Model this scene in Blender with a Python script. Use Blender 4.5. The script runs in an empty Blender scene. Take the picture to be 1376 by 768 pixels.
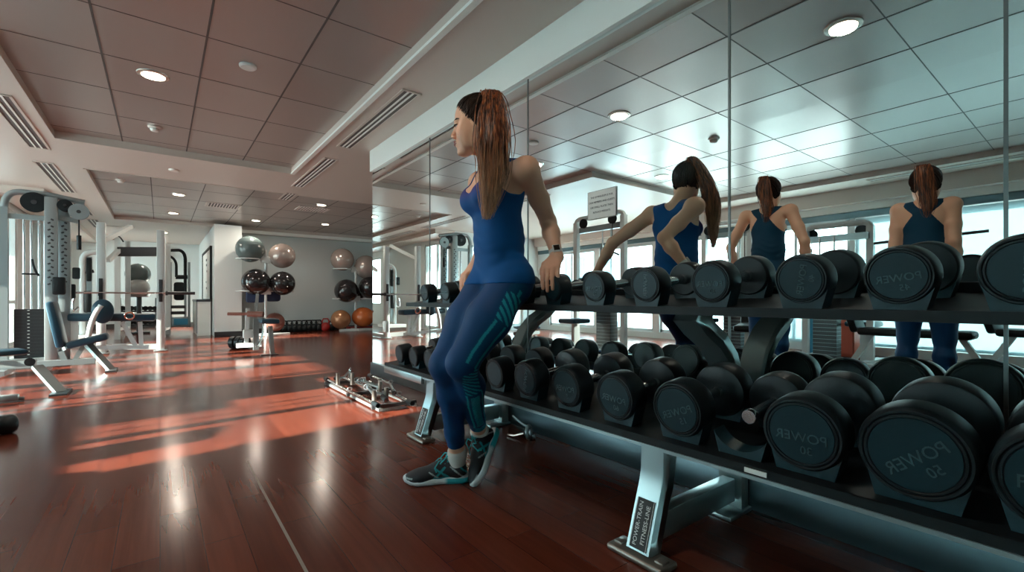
import bpy, bmesh, math, random
import numpy as np
from mathutils import Vector as V, Matrix
random.seed(7)
SC = bpy.context.scene
COL = SC.collection
PI = math.pi
# ---------------------------------------------------------------- camera
EYE = .8
FPX = 620.0
YAW = math.atan(473 / 620)
SA, CA = math.sin(YAW), math.cos(YAW)
cam_d = bpy.data.cameras.new('camera'); cam = bpy.data.objects.new('camera', cam_d); COL.objects.link(cam)
cam.location = (0, 0, EYE); cam.rotation_euler = (PI / 2, 0, -YAW)
cam_d.sensor_width = 36; cam_d.lens = 36 * FPX / 1376; cam_d.shift_y = 17 / 1376; cam_d.clip_start = .02
SC.camera = cam

def at(px, py, Y):
    """the point of the place seen at a photo position, at distance Y down the room"""
    r = (px - 688) / FPX; z = (401 - py) / FPX
    dx, dy = SA + r * CA, CA - r * SA
    t = Y / dy
    return V((dx * t, Y, EYE + z * t))

# ---------------------------------------------------------------- materials
def mat(name, col, rough=.5, metal=0, coat=0, noise=None, bump=None, emit=0, spec=.5, alpha=None, trans=0, aniso=None):
    m = bpy.data.materials.new(name); m.use_nodes = True
    nt = m.node_tree; b = nt.nodes['Principled BSDF']
    c = (*col, 1)
    b.inputs['Base Color'].default_value = c
    b.inputs['Roughness'].default_value = rough
    b.inputs['Metallic'].default_value = metal
    b.inputs['Coat Weight'].default_value = coat
    b.inputs['Coat Roughness'].default_value = .1
    b.inputs['Specular IOR Level'].default_value = spec
    if trans: b.inputs['Transmission Weight'].default_value = trans
    if emit:
        b.inputs['Emission Color'].default_value = c; b.inputs['Emission Strength'].default_value = emit
    tc = nt.nodes.new('ShaderNodeTexCoord')
    if noise:
        scale, col2, amt = noise[:3]
        sc3 = noise[3] if len(noise) > 3 else (1, 1, 1)
        mp = nt.nodes.new('ShaderNodeMapping'); mp.inputs['Scale'].default_value = sc3
        nt.links.new(tc.outputs['Object'], mp.inputs['Vector'])
        n = nt.nodes.new('ShaderNodeTexNoise'); n.inputs['Scale'].default_value = scale; n.inputs['Detail'].default_value = 5
        nt.links.new(mp.outputs[0], n.inputs['Vector'])
        r = nt.nodes.new('ShaderNodeValToRGB')
        r.color_ramp.elements[0].position = .5 - amt; r.color_ramp.elements[1].position = .5 + amt
        r.color_ramp.elements[0].color = c; r.color_ramp.elements[1].color = (*col2, 1)
        nt.links.new(n.outputs['Fac'], r.inputs[0]); nt.links.new(r.outputs[0], b.inputs['Base Color'])
    if bump:
        scale, st = bump[:2]
        n = nt.nodes.new('ShaderNodeTexNoise'); n.inputs['Scale'].default_value = scale; n.inputs['Detail'].default_value = 4
        nt.links.new(tc.outputs['Object'], n.inputs['Vector'])
        bp = nt.nodes.new('ShaderNodeBump'); bp.inputs['Strength'].default_value = st; bp.inputs['Distance'].default_value = .01
        nt.links.new(n.outputs['Fac'], bp.inputs['Height']); nt.links.new(bp.outputs[0], b.inputs['Normal'])
    return m

def attr_mat(name, rough=.5, bump=None, spec=.5, sheen=0, sss=0):
    m = mat(name, (.5, .5, .5), rough, bump=bump, spec=spec)
    nt = m.node_tree; b = nt.nodes['Principled BSDF']
    a = nt.nodes.new('ShaderNodeAttribute'); a.attribute_name = 'tint'
    nt.links.new(a.outputs['Color'], b.inputs['Base Color'])
    if sheen: b.inputs['Sheen Weight'].default_value = sheen
    if sss:
        b.inputs['Subsurface Weight'].default_value = sss; b.inputs['Subsurface Radius'].default_value = (.012, .005, .003); b.inputs['Subsurface Scale'].default_value = 1
    return m

MT = {}
MT['wall'] = mat('wall_paint', (.70, .745, .735), .55, bump=(60, .05))
MT['wall_blue'] = mat('grey_blue_paint', (.46, .53, .54), .55, bump=(60, .05))
MT['wall_soffit'] = mat('soffit_paint', (.74, .77, .74), .5)
MT['ceil'] = mat('ceiling_paint', (.60, .53, .475), .36, spec=.5, bump=(3, .05))
MT['tile'] = mat('ceiling_metal_tile', (.42, .36, .33), .30, metal=.30, spec=.5, bump=(2.2, .06))
MT['groove'] = mat('ceiling_groove', (.10, .09, .085), .6)
MT['trim'] = mat('white_trim', (.86, .88, .84), .4)
MT['darktrim'] = mat('dark_baseboard', (.03, .03, .032), .35)
MT['steelbase'] = mat('brushed_baseboard', (.10, .15, .17), .3, metal=.7)
MT['mirror'] = mat('mirror_glass', (.78, .86, .855), .0, metal=1)
MT['seam'] = mat('mirror_seam', (.16, .18, .18), .3, metal=.5)
MT['black'] = mat('black_powder_coat', (.006, .010, .012), .5, spec=.25)
MT['rubber'] = mat('black_rubber', (.006, .012, .015), .40, bump=(300, .06), spec=.4)
MT['rubberface'] = mat('dumbbell_face_urethane', (.006, .028, .037), .42, spec=.35, bump=(120, .04))
MT['letter'] = mat('raised_lettering', (.04, .095, .105), .3, spec=.7)
MT['chrome'] = mat('chrome', (.75, .75, .75), .12, metal=1)
MT['silver'] = mat('silver_paint', (.34, .42, .43), .28, metal=.75)
MT['footsteel'] = mat('bronze_grey_steel', (.30, .27, .24), .35, metal=.7)
MT['white_metal'] = mat('white_metal', (.60, .65, .65), .3, coat=.3)
MT['greymetal'] = mat('grey_metal', (.27, .32, .33), .3, metal=.5)
MT['blue_pad'] = mat('dark_teal_vinyl', (.008, .045, .075), .35, bump=(200, .05))
MT['brown_pad'] = mat('brown_roller_vinyl', (.20, .075, .055), .4)
MT['weights'] = mat('black_weight_stack', (.016, .018, .02), .4)
MT['darkmetal'] = mat('dark_metal', (.05, .055, .06), .35, metal=.5)
MT['paper'] = mat('white_paper', (.80, .80, .76), .6)
MT['ink'] = mat('black_ink', (.03, .03, .03), .6)
MT['lampglow'] = mat('lamp_diffuser', (1, .86, .68), .4, emit=5)
MT['lampring'] = mat('lamp_ring', (.72, .68, .62), .25, metal=.6)
MT['plastic'] = mat('white_plastic', (.75, .74, .70), .4)
MT['red'] = mat('red_vinyl', (.35, .02, .018), .35)
MT['bluebox'] = mat('blue_box', (.03, .22, .36), .4)
MT['ballgrey'] = mat('ball_grey', (.10, .135, .135), .22, bump=(3, .02))
MT['ballpale'] = mat('ball_pale', (.42, .42, .40), .25)
MT['ballcopper'] = mat('ball_silver', (.36, .30, .27), .2, metal=.35)
MT['ballblack'] = mat('ball_black', (.018, .018, .02), .16, coat=.3)
MT['ballbronze'] = mat('ball_bronze', (.42, .20, .10), .25, metal=.3)
MT['ballorange'] = mat('ball_orange', (.50, .12, .03), .25)
MT['ballbrown'] = mat('ball_brown', (.16, .06, .045), .3)
MT['bluecloth'] = mat('navy_cloth', (.012, .03, .08), .7)
MT['outwall'] = mat('pale_facade', (.55, .62, .66), .7)
MT['outglass'] = mat('facade_glass', (.10, .20, .25), .1)

# thin window glass: clear with a fresnel sheen
def glass_mat():
    m = bpy.data.materials.new('window_glass'); m.use_nodes = True; nt = m.node_tree; nt.nodes.clear()
    o = nt.nodes.new('ShaderNodeOutputMaterial'); mx = nt.nodes.new('ShaderNodeMixShader')
    tr = nt.nodes.new('ShaderNodeBsdfTransparent'); tr.inputs[0].default_value = (.93, .98, .98, 1)
    gl = nt.nodes.new('ShaderNodeBsdfGlossy'); gl.inputs['Roughness'].default_value = .02
    mx.inputs[0].default_value = .07
    nt.links.new(tr.outputs[0], mx.inputs[1]); nt.links.new(gl.outputs[0], mx.inputs[2]); nt.links.new(mx.outputs[0], o.inputs[0])
    return m
MT['glass'] = glass_mat()
def blind_mat():
    m = bpy.data.materials.new('translucent_blind'); m.use_nodes = True; nt = m.node_tree; nt.nodes.clear()
    o = nt.nodes.new('ShaderNodeOutputMaterial'); mx = nt.nodes.new('ShaderNodeMixShader')
    tr = nt.nodes.new('ShaderNodeBsdfTranslucent'); tr.inputs[0].default_value = (.36, .44, .46, 1)
    df = nt.nodes.new('ShaderNodeBsdfDiffuse'); df.inputs[0].default_value = (.8, .85, .85, 1)
    mx.inputs[0].default_value = .35
    nt.links.new(tr.outputs[0], mx.inputs[1]); nt.links.new(df.outputs[0], mx.inputs[2]); nt.links.new(mx.outputs[0], o.inputs[0])
    return m
MT['blind'] = blind_mat()

def floor_mat():
    m = mat('red_brown_wood_floor', (.1, .03, .02), .2, coat=.0, spec=.26)
    nt = m.node_tree; b = nt.nodes['Principled BSDF']; L = nt.links
    tc = nt.nodes.new('ShaderNodeTexCoord')
    mp = nt.nodes.new('ShaderNodeMapping'); mp.inputs['Rotation'].default_value = (0, 0, PI / 2)
    L.new(tc.outputs['Object'], mp.inputs[0])
    br = nt.nodes.new('ShaderNodeTexBrick')
    br.inputs['Scale'].default_value = 1; br.inputs['Brick Width'].default_value = .9; br.inputs['Row Height'].default_value = .115
    br.inputs['Mortar Size'].default_value = .0012; br.inputs['Mortar Smooth'].default_value = .3
    br.inputs['Color1'].default_value = (.098, .022, .012, 1); br.inputs['Color2'].default_value = (.16, .043, .025, 1)
    br.inputs['Mortar'].default_value = (.045, .012, .008, 1); br.offset = .37
    L.new(mp.outputs[0], br.inputs['Vector'])
    mp2 = nt.nodes.new('ShaderNodeMapping'); mp2.inputs['Scale'].default_value = (30, 1.1, 1)
    L.new(tc.outputs['Object'], mp2.inputs[0])
    n = nt.nodes.new('ShaderNodeTexNoise'); n.inputs['Scale'].default_value = 1.4; n.inputs['Detail'].default_value = 6; n.inputs['Distortion'].default_value = .6
    L.new(mp2.outputs[0], n.inputs['Vector'])
    n2 = nt.nodes.new('ShaderNodeTexNoise'); n2.inputs['Scale'].default_value = .9; n2.inputs['Detail'].default_value = 2
    L.new(tc.outputs['Object'], n2.inputs['Vector'])
    r = nt.nodes.new('ShaderNodeValToRGB'); r.color_ramp.elements[0].color = (.55, .5, .5, 1); r.color_ramp.elements[1].color = (1.45, 1.3, 1.2, 1)
    r.color_ramp.elements[0].position = .3; r.color_ramp.elements[1].position = .75
    L.new(n.outputs['Fac'], r.inputs[0])
    mx = nt.nodes.new('ShaderNodeMix'); mx.data_type = 'RGBA'; mx.blend_type = 'MULTIPLY'; mx.inputs[0].default_value = .35
    L.new(br.outputs['Color'], mx.inputs[6]); L.new(r.outputs[0], mx.inputs[7])
    r2 = nt.nodes.new('ShaderNodeValToRGB'); r2.color_ramp.elements[0].color = (.75, .72, .72, 1); r2.color_ramp.elements[1].color = (1.25, 1.1, 1.05, 1)
    L.new(n2.outputs['Fac'], r2.inputs[0])
    mx2 = nt.nodes.new('ShaderNodeMix'); mx2.data_type = 'RGBA'; mx2.blend_type = 'MULTIPLY'; mx2.inputs[0].default_value = 1
    L.new(mx.outputs[2], mx2.inputs[6]); L.new(r2.outputs[0], mx2.inputs[7])
    L.new(mx2.outputs[2], b.inputs['Base Color'])
    mr = nt.nodes.new('ShaderNodeMapRange'); mr.inputs[3].default_value = .14; mr.inputs[4].default_value = .22
    L.new(n.outputs['Fac'], mr.inputs[0]); L.new(mr.outputs[0], b.inputs['Roughness'])
    bp = nt.nodes.new('ShaderNodeBump'); bp.inputs['Strength'].default_value = .03; bp.inputs['Distance'].default_value = .002
    L.new(n.outputs['Fac'], bp.inputs['Height']); L.new(bp.outputs[0], b.inputs['Normal'])
    return m
MT['floor'] = floor_mat()

# ---------------------------------------------------------------- mesh helpers
def frame_of(ax):
    ax = V(ax).normalized()
    u = ax.orthogonal().normalized(); return u, ax.cross(u).normalized(), ax

class B:
    def __init__(s): s.bm = bmesh.new()
    def box(s, c, d, rot=None, bev=0, seg=2):
        r = bmesh.ops.create_cube(s.bm, size=1)
        vs = r['verts']
        bmesh.ops.scale(s.bm, vec=d, verts=vs)
        if bev:
            es = list({e for v in vs for e in v.link_edges})
            g = bmesh.ops.bevel(s.bm, geom=es, offset=bev, segments=seg, affect='EDGES', profile=.5)
            vs = list({v for f in g['faces'] for v in f.verts} | {v for v in vs if v.is_valid})
        if rot is not None: bmesh.ops.transform(s.bm, matrix=rot.to_4x4(), verts=vs)
        bmesh.ops.translate(s.bm, vec=c, verts=vs)
        return s
    def bar(s, p0, p1, w, t, up=(0, 0, 1), bev=0):
        """square section from p0 to p1; w across, t along up"""
        p0, p1 = V(p0), V(p1); d = p1 - p0; y = d.normalized(); x = y.cross(V(up))
        if x.length < 1e-5: x = V((1, 0, 0))
        x.normalize(); z = x.cross(y)
        return s.box((p0 + p1) / 2, (w, d.length, t), Matrix((x, y, z)).transposed(), bev)
    def ring(s, c, u, v, r, n, rv=None):
        rv = r if rv is None else rv
        return [s.bm.verts.new(V(c) + u * (r * math.cos(2 * PI * i / n)) + v * (rv * math.sin(2 * PI * i / n))) for i in range(n)]
    def skin(s, rings, cap=True):
        for a, b in zip(rings, rings[1:]):
            n = len(a)
            for i in range(n): s.bm.faces.new((a[i], a[(i + 1) % n], b[(i + 1) % n], b[i]))
        if cap:
            s.bm.faces.new(rings[0][::-1]); s.bm.faces.new(rings[-1])
        return s
    def cyl(s, p0, p1, r0, r1=None, n=16):
        r1 = r0 if r1 is None else r1
        u, v, _ = frame_of(V(p1) - V(p0))
        return s.skin([s.ring(p0, u, v, r0, n), s.ring(p1, u, v, r1, n)])
    def lathe(s, prof, o=(0, 0, 0), ax=(0, 0, 1), n=24, cap=True):
        u, v, a = frame_of(ax)
        return s.skin([s.ring(V(o) + a * h, u, v, max(r, 1e-4), n) for r, h in prof], cap)
    def tube(s, pts, r, n=8, cap=True, flat=None):
        pts = [V(p) for p in pts]; rs = r if isinstance(r, (list, tuple)) else [r] * len(pts)
        prev = None; rings = []
        for i, p in enumerate(pts):
            t = (pts[min(i + 1, len(pts) - 1)] - pts[max(i - 1, 0)])
            if t.length < 1e-9: t = V((0, 0, 1))
            t.normalize()
            u = t.orthogonal().normalized() if prev is None else (prev - t * prev.dot(t))
            if u.length < 1e-6: u = t.orthogonal()
            u.normalize(); prev = u; v = t.cross(u)
            rings.append(s.ring(p, u, v, rs[i], n, rs[i] * flat if flat else None))
        return s.skin(rings, cap)
    def sph(s, c, r, n=20, m=12):
        r = (r, r, r) if not isinstance(r, (list, tuple)) else r
        g = bmesh.ops.create_uvsphere(s.bm, u_segments=n, v_segments=m, radius=1)
        bmesh.ops.scale(s.bm, vec=r, verts=g['verts']); bmesh.ops.translate(s.bm, vec=c, verts=g['verts'])
        return s
    def prism(s, poly, ext):
        a = [s.bm.verts.new(V(p)) for p in poly]; b = [s.bm.verts.new(V(p) + V(ext)) for p in poly]
        n = len(a)
        s.bm.faces.new(a[::-1]); s.bm.faces.new(b)
        for i in range(n): s.bm.faces.new((a[i], a[(i + 1) % n], b[(i + 1) % n], b[i]))
        return s
    def torus(s, c, ax, R, r, n=24, m=8, a0=0, a1=2 * PI):
        u, v, w = frame_of(ax); full = abs(a1 - a0 - 2 * PI) < 1e-6
        k = n if full else n + 1
        pts = [V(c) + u * R * math.cos(a0 + (a1 - a0) * i / n) + v * R * math.sin(a0 + (a1 - a0) * i / n) for i in range(k)]
        if full:
            rings = []
            for i, p in enumerate(pts):
                d = (p - V(c)).normalized(); rings.append(s.ring(p, d, w, r, m))
            rings.append(rings[0]); return s.skin(rings, False)
        return s.tube(pts, r, m)
    def put(s, name, m, parent=None, loc=None, ang=38):
        bm = s.bm
        bmesh.ops.recalc_face_normals(bm, faces=bm.faces)
        lim = math.radians(ang)
        for e in bm.edges:
            if len(e.link_faces) == 2: e.smooth = e.calc_face_angle(0) < lim
        for f in bm.faces: f.smooth = True
        me = bpy.data.meshes.new(name); bm.to_mesh(me); bm.free()
        me.materials.append(MT[m] if isinstance(m, str) else m)
        o = bpy.data.objects.new(name, me); COL.objects.link(o)
        if parent: o.parent = parent
        if loc is not None: o.location = loc
        return o

def tag(o, label=None, cat=None, group=None, kind=None):
    if label: o['label'] = label
    if cat: o['category'] = cat
    if group: o['group'] = group
    if kind: o['kind'] = kind
    return o
def thing(name, label, cat, loc=(0, 0, 0), rz=0, group=None):
    o = bpy.data.objects.new(name, None); COL.objects.link(o)
    o.location = loc; o.rotation_euler = (0, 0, rz); o.empty_display_size = .1
    return tag(o, label, cat, group)
def struct(b, name, m, loc=None):
    return tag(b.put(name, m, None, loc), kind='structure')
def copy_tree(o, parent=None):
    c = o.copy(); COL.objects.link(c); c.parent = parent
    for ch in list(o.children): copy_tree(ch, c)
    return c
def text_part(txt, size, M, name, m, parent, ext=.0012, flip=False):
    cu = bpy.data.curves.new('letters', 'FONT'); cu.body = txt; cu.size = size; cu.extrude = ext; cu.align_x = 'CENTER'; cu.align_y = 'CENTER'
    cu.resolution_u = 3
    t = bpy.data.objects.new('letters', cu); COL.objects.link(t)
    bpy.context.view_layer.update()
    dg = bpy.context.evaluated_depsgraph_get()
    me = bpy.data.meshes.new_from_object(t.evaluated_get(dg)); bpy.data.objects.remove(t)
    if flip: me.transform(Matrix.Diagonal((-1, 1, 1, 1))); me.flip_normals()
    me.transform(M); me.materials.clear(); me.materials.append(MT[m]); me.name = name
    o = bpy.data.objects.new(name, me); COL.objects.link(o); o.parent = parent
    return o
# ---------------------------------------------------------------- room shell
MX = 1.80           # mirror plane
CZ = 2.37           # ceiling
W = -4.4            # window wall
JX, JY = -1.85, 9.35   # the wall steps in here
FY = 16.3           # far wall
YB = -3.2           # behind the camera
XR = 6.5

struct(B().box((1, 6.5, -.05), (12, 20.5, .1)), 'floor', 'floor')
struct(B().box((.341, 1.6, .0006), (.009, 2.0, .0012)), 'trim_1', 'footsteel')   # brass-like joint in the floor

def rects_minus(x0, x1, y0, y1, holes):
    xs = sorted({x0, x1, *[h[0] for h in holes], *[h[1] for h in holes]}); ys = sorted({y0, y1, *[h[2] for h in holes], *[h[3] for h in holes]})
    xs = [x for x in xs if x0 <= x <= x1]; ys = [y for y in ys if y0 <= y <= y1]
    for a, b in zip(xs, xs[1:]):
        for c, d in zip(ys, ys[1:]):
            mx, my = (a + b) / 2, (c + d) / 2
            if not any(h[0] < mx < h[1] and h[2] < my < h[3] for h in holes): yield a, b, c, d
COF1 = (-.82, 1.31, YB + .3, 6.28); COF1B = (-3.7, -.82, YB + .3, 4.1); COF2 = (-.72, 5.9, 7.55, 12.0)
c = B()
for a, b, y0, y1 in rects_minus(W - .3, XR, YB, FY + .2, [COF1, COF1B, COF2]):
    c.box(((a + b) / 2, (y0 + y1) / 2, CZ + .05), (b - a, y1 - y0, .1))
struct(c, 'ceiling', 'ceil')
c = B()
TZ = CZ + .07
def pillow(h, xs, ys, sag=.0035, n=5):
    # pressed metal tiles, each very slightly dished
    xs = sorted({h[0], h[1], *[x for x in xs if h[0] < x < h[1]]}); ys = sorted({h[2], h[3], *[y for y in ys if h[2] < y < h[3]]})
    for x0, x1 in zip(xs, xs[1:]):
        for y0, y1 in zip(ys, ys[1:]):
            g_ = [[c.bm.verts.new((x0 + (x1 - x0) * i / n, y0 + (y1 - y0) * j / n, TZ - .001 + sag * (1 - (2 * i / n - 1) ** 2) * (1 - (2 * j / n - 1) ** 2))) for j in range(n + 1)] for i in range(n + 1)]
            for i in range(n):
                for j in range(n): c.bm.faces.new((g_[i][j], g_[i][j + 1], g_[i + 1][j + 1], g_[i + 1][j]))
XS1 = [-.31, .235, .78]; YS1 = [4.12 + .66 * k for k in range(-11, 4)]
pillow(COF1, XS1, YS1); pillow(COF1B, [-.82 - .6 * k for k in range(0, 5)], YS1); pillow(COF2, [-.72 + .62 * k for k in range(1, 11)], [7.55 + .9 * k for k in range(1, 5)])
c.box((1.1, 6.5, CZ + .17), (11.5, 20, .1))
struct(c, 'ceiling_tiles', 'tile')
g = B()
def gridlines(h, xs, ys, wx=.012, wy=.006):
    for x in xs:
        if h[0] < x < h[1]: g.box((x, (h[2] + h[3]) / 2, TZ), (wx, h[3] - h[2], .006))
    for y in ys:
        if h[2] < y < h[3]: g.box(((h[0] + h[1]) / 2, y, TZ), (h[1] - h[0], wy, .005))
gridlines(COF1, [-.31, .235, .78], [4.12 + .66 * k for k in range(-11, 4)])
gridlines(COF1B, [-.82 - .6 * k for k in range(0, 5)], [4.12 + .66 * k for k in range(-11, 0)], .01, .007)
gridlines(COF2, [-.72 + .62 * k for k in range(1, 11)], [7.55 + .9 * k for k in range(1, 5)], .012, .008)
struct(g, 'trim_2', 'groove')
t = B()   # pale edge bead round the recesses
t.box((COF1[1] + .012, (COF1[2] + COF1[3]) / 2, CZ - .004), (.04, COF1[3] - COF1[2], .02))
struct(t, 'trim_3', 'trim')
t = B()
t.box(((COF1[0] + COF1[1]) / 2, COF1[3] + .005, CZ - .003), (COF1[1] - COF1[0], .02, .008))
t.box((COF1[0] - .005, 5.2, CZ - .003), (.02, 2.2, .008))
t.box((COF2[0] - .005, (COF2[2] + COF2[3]) / 2, CZ - .003), (.025, COF2[3] - COF2[2], .01))
t.box(((COF2[0] + COF2[1]) / 2, COF2[2] - .005, CZ - .003), (COF2[1] - COF2[0], .012, .008))
struct(t, 'trim_4', 'ceil')

# mirror wall: body, soffit over the mirrors, base, panels
struct(B().box((MX + .12, .8, CZ / 2), (.2, 8.05, CZ)), 'wall_right', 'wall')
struct(B().box((MX + .0, .8, (2.15 + CZ) / 2), (.05, 8.05, CZ - 2.15), bev=.003), 'wall_soffit', 'wall_soffit')
struct(B().box((MX + .005, .8, .062), (.05, 8.05, .124), bev=.006), 'baseboard_right', 'steelbase')
struct(B().box((MX + .012, 4.825, .06), (.055, .012, .12)), 'trim_5', 'plastic')
seams = [-3.2, -1.1, .18, .935, 2.20, 3.50, 4.815]
for k, (a, b) in enumerate(zip(seams, seams[1:])):
    p = B().box((MX + .012, (a + b) / 2, 1.137), (.02, b - a - .004, 2.026))
    o = p.put('mirror_panel', 'mirror')
    where = ['nearest the camera, beyond the right edge of the photo', 'at the right edge behind the biggest dumbbells', 'between the right edge seam and the next seam, reflecting two women',
             'behind the turned reflection and the paper notice', 'directly behind the ponytail and head of the woman', 'at the far end of the mirror wall by the corner'][k]
    tag(o, 'tall frameless wall mirror panel ' + where if k in (0, 1) else 'wall mirror panel ' + where, 'mirror', 'mirror panels along the wall', 'thing')
s = B()
for y in seams[1:-1]: s.box((MX + .001, y, 1.137), (.004, .009, 2.026))
struct(s, 'trim_6', 'seam')
# recess wall behind the mirror wall, right and back
struct(B().box(((MX + XR) / 2 + .1, 4.72, CZ / 2), (XR - MX, .2, CZ)), 'wall_return', 'wall')
struct(B().box((XR + .05, 10.5, CZ / 2), (.1, 11.8, CZ)), 'wall_far_right', 'wall')
struct(B().box((-1.3, YB - .05, CZ / 2), (6.6, .1, CZ)), 'wall_back', 'wall')
# ball wall and the column beside it
struct(B().box((3.9, 12.3, CZ / 2), (5.3, .2, CZ)), 'wall_ball_corner', 'wall_blue')
struct(B().box((1.16, 13.95, CZ / 2), (.5, 4.9, CZ)), 'wall_column', 'wall')
struct(B().box((1.16, 11.49, .05), (.505, .02, .1)), 'baseboard_column', 'darktrim')
struct(B().box((3.9, 12.19, .05), (5.1, .02, .1)), 'baseboard_ball_corner', 'darktrim')
struct(B().box((-.2, FY + .05, CZ / 2), (4.6, .1, CZ)), 'wall_far', 'wall')
struct(B().box((-.2, FY - .01, .06), (3.6, .02, .12)), 'baseboard_far', 'darktrim')
struct(B().box((.1, FY - .06, CZ / 2), (.16, .12, CZ)), 'trim_7', 'trim')
struct(B().box((3.75, 12.12, CZ - .035), (5.0, .16, .07)), 'trim_8', 'trim')

# window wall, opening list (y0, y1), heights
win_no = [0]
def window(cx, cy, w, z0, z1, axis, mull=1, transom=None):
    """axis 'y': pane runs along y at x=cx; axis 'x': pane runs along x at y=cy"""
    win_no[0] += 1
    f = B()
    def bb(u, z, du, dz, th=.08, off=0):
        if axis == 'y': f.box((cx + off, cy + u, z), (th, du, dz))
        else: f.box((cx + u, cy + off, z), (du, th, dz))
    bb(0, z0 + .03, w, .06); bb(0, z1 - .03, w, .06); bb(-w / 2 + .025, (z0 + z1) / 2, .05, z1 - z0); bb(w / 2 - .025, (z0 + z1) / 2, .05, z1 - z0)
    for k in range(mull):
        bb(-w / 2 + w * (k + 1) / (mull + 1), (z0 + z1) / 2, .045, z1 - z0, .06)
    if transom: bb(0, transom, w, .05, .06)
    o = struct(f, 'window_%d' % win_no[0], 'white_metal')
    p = B()
    if axis == 'y': p.box((cx - .01, cy, (z0 + z1) / 2), (.006, w - .04, z1 - z0 - .04))
    else: p.box((cx, cy + .01, (z0 + z1) / 2), (w - .04, .006, z1 - z0 - .04))
    p.put('pane', 'glass', o)
    return o
def wall_with_openings(name, axis, c0, u0, u1, openings, th=.2):
    b = B()
    def bb(ua, ub, za, zb):
        if ub - ua < .001 or zb - za < .001: return
        if axis == 'y': b.box((c0, (ua + ub) / 2, (za + zb) / 2), (th, ub - ua, zb - za))
        else: b.box(((ua + ub) / 2, c0, (za + zb) / 2), (ub - ua, th, zb - za))
    cur = u0
    for a, e, z0, z1 in sorted(openings):
        bb(cur, a, 0, CZ); bb(a, e, 0, z0); bb(a, e, z1, CZ); cur = e
    bb(cur, u1, 0, CZ)
    return struct(b, name, 'wall')
WT = 1.96
opens = [(-2.9, -.30, .12, WT), (-.28, 2.30, .12, WT), (2.36, 3.85, .12, WT), (4.0, 5.6, .12, WT), (5.75, 7.2, .12, WT), (7.35, 8.9, .12, WT)]
wall_with_openings('wall_left', 'y', W - .1, YB - .1, JY, opens)
for i, (a, e, z0, z1) in enumerate(opens):
    o = window(W - .08, (a + e) / 2, e - a, z0, z1, 'y', 1 if i > 1 else 0)
    if i < 2:      # roller blind drawn all the way
        bl = B().box((W + .0, (a + e) / 2, (z0 + z1) / 2), (.003, e - a - .01, z1 - z0 - .02)).put('roller_blind', 'blind', o)
    elif i == 2:   # film added over the lower pane to cut off the sun patch
        B().box((W + .0, (a + e) / 2, (z0 + 1.28) / 2), (.003, e - a - .01, 1.28 - z0)).put('sun_stop_film', 'blind', o)
struct(B().box((W + .09, 3.1, 2.265), (.18, 12.4, .21)), 'wall_fascia', 'ceil')
struct(B().box((W + .03, 3.1, 2.11), (.06, 12.4, .10)), 'trim_9', 'trim')
struct(B().box((W + .02, 3.1, 2.01), (.05, 12.4, .09)), 'trim_10', 'steelbase')
# step in the left wall
wall_with_openings('wall_step', 'x', JY + .1, W - .2, JX, [(-3.9, -2.2, .1, 2.1)])
window(-3.05, JY + .1, 1.7, .1, 2.1, 'x', 1)
ops2 = [(JY + .3, 10.9, .05, 2.2), (13.9, 15.7, .6, 2.1)]
wall_with_openings('wall_left_far', 'y', JX - .1, JY + .2, FY + .2, ops2)
for a, e, z0, z1 in ops2: window(JX - .06, (a + e) / 2, e - a, z0, z1, 'y', 1, transom=.75 if z0 < .1 else None)
struct(B().box((JX + .28, 12.8, CZ - .05), (.5, 7, .1)), 'wall_bulkhead', 'ceil')

# a pale neighbouring building outside, below the sun
ob = thing('neighbouring_building', 'pale grey tower block with blue glass bays outside the left windows', 'building', (-16, 24, -6))
B().box((0, 0, 9), (9, 9, 18)).put('facade', 'outwall', ob)
for fy in range(4):
    for fx in range(3):
        B().box((-3 + 3 * fx, -4.5, 4 + 4 * fy), (1.6, .1, 2.6)).put('window_bay', 'outglass', ob)
        B().box((4.5, -3 + 3 * fx, 4 + 4 * fy), (.1, 1.6, 2.6)).put('window_bay', 'outglass', ob)

# ---------------------------------------------------------------- ceiling fittings
def downlight(x, y, z, label, r=.085, power=4):
    o = thing('recessed_downlight', label, 'ceiling light', (x, y, z), 0, 'recessed ceiling downlights')
    B().lathe([(r * .86, .004), (r * .86, -.008), (r * 1.15, -.006), (r * 1.18, .004)], n=32).put('ring', 'lampring', o)
    B().lathe([(r * .84, -.004), (r * .84, -.0095)], n=32).put('diffuser', 'lampglow', o)
    ld = bpy.data.lights.new('downlight_lamp', 'AREA'); ld.shape = 'DISK'; ld.size = r * 1.6; ld.energy = power; ld.color = (1, .88, .74)
    lo = bpy.data.objects.new('downlight_lamp', ld); COL.objects.link(lo); lo.parent = o; lo.location = (0, 0, -.02)
    return o
def ceil_at(px, py, z):
    r = (px - 688) / FPX; k = (401 - py) / FPX; t = (z - EYE) / k
    return (SA + r * CA) * t, (CA - r * SA) * t
for (px, py, zz, lab) in [(206, 101, TZ, 'large round downlight glowing in the near ceiling recess at upper left'),
                          (240, 261, TZ, 'left downlight in the far ceiling recess, nearest of its pair'),
                          (233, 286, TZ, 'left downlight in the far ceiling recess, further of its pair'),
                          (344, 296, TZ, 'downlight above the first exercise ball rack'),
                          (432, 275, TZ, 'downlight in the far ceiling close to the mirror corner'),
                          (437, 301, TZ, 'downlight above the gap between the two ball racks'),
                          (376, 313, TZ, 'smallest far downlight near the top of the ball wall'),
                          (471, 321, TZ, 'downlight over the second ball rack, next to the wall top'),
                          (220, 312, CZ, 'flat downlight over the far left machines')]:
    x, y = ceil_at(px, py, zz); downlight(x, min(y, 15.5), zz, lab, power=3 if y < 6 else 7)
downlight(.33, 1.0, TZ, 'downlight seen large in the mirror at the top right')
downlight(.34, 2.7, TZ, 'downlight seen in the mirror above the notice', power=3)
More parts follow.
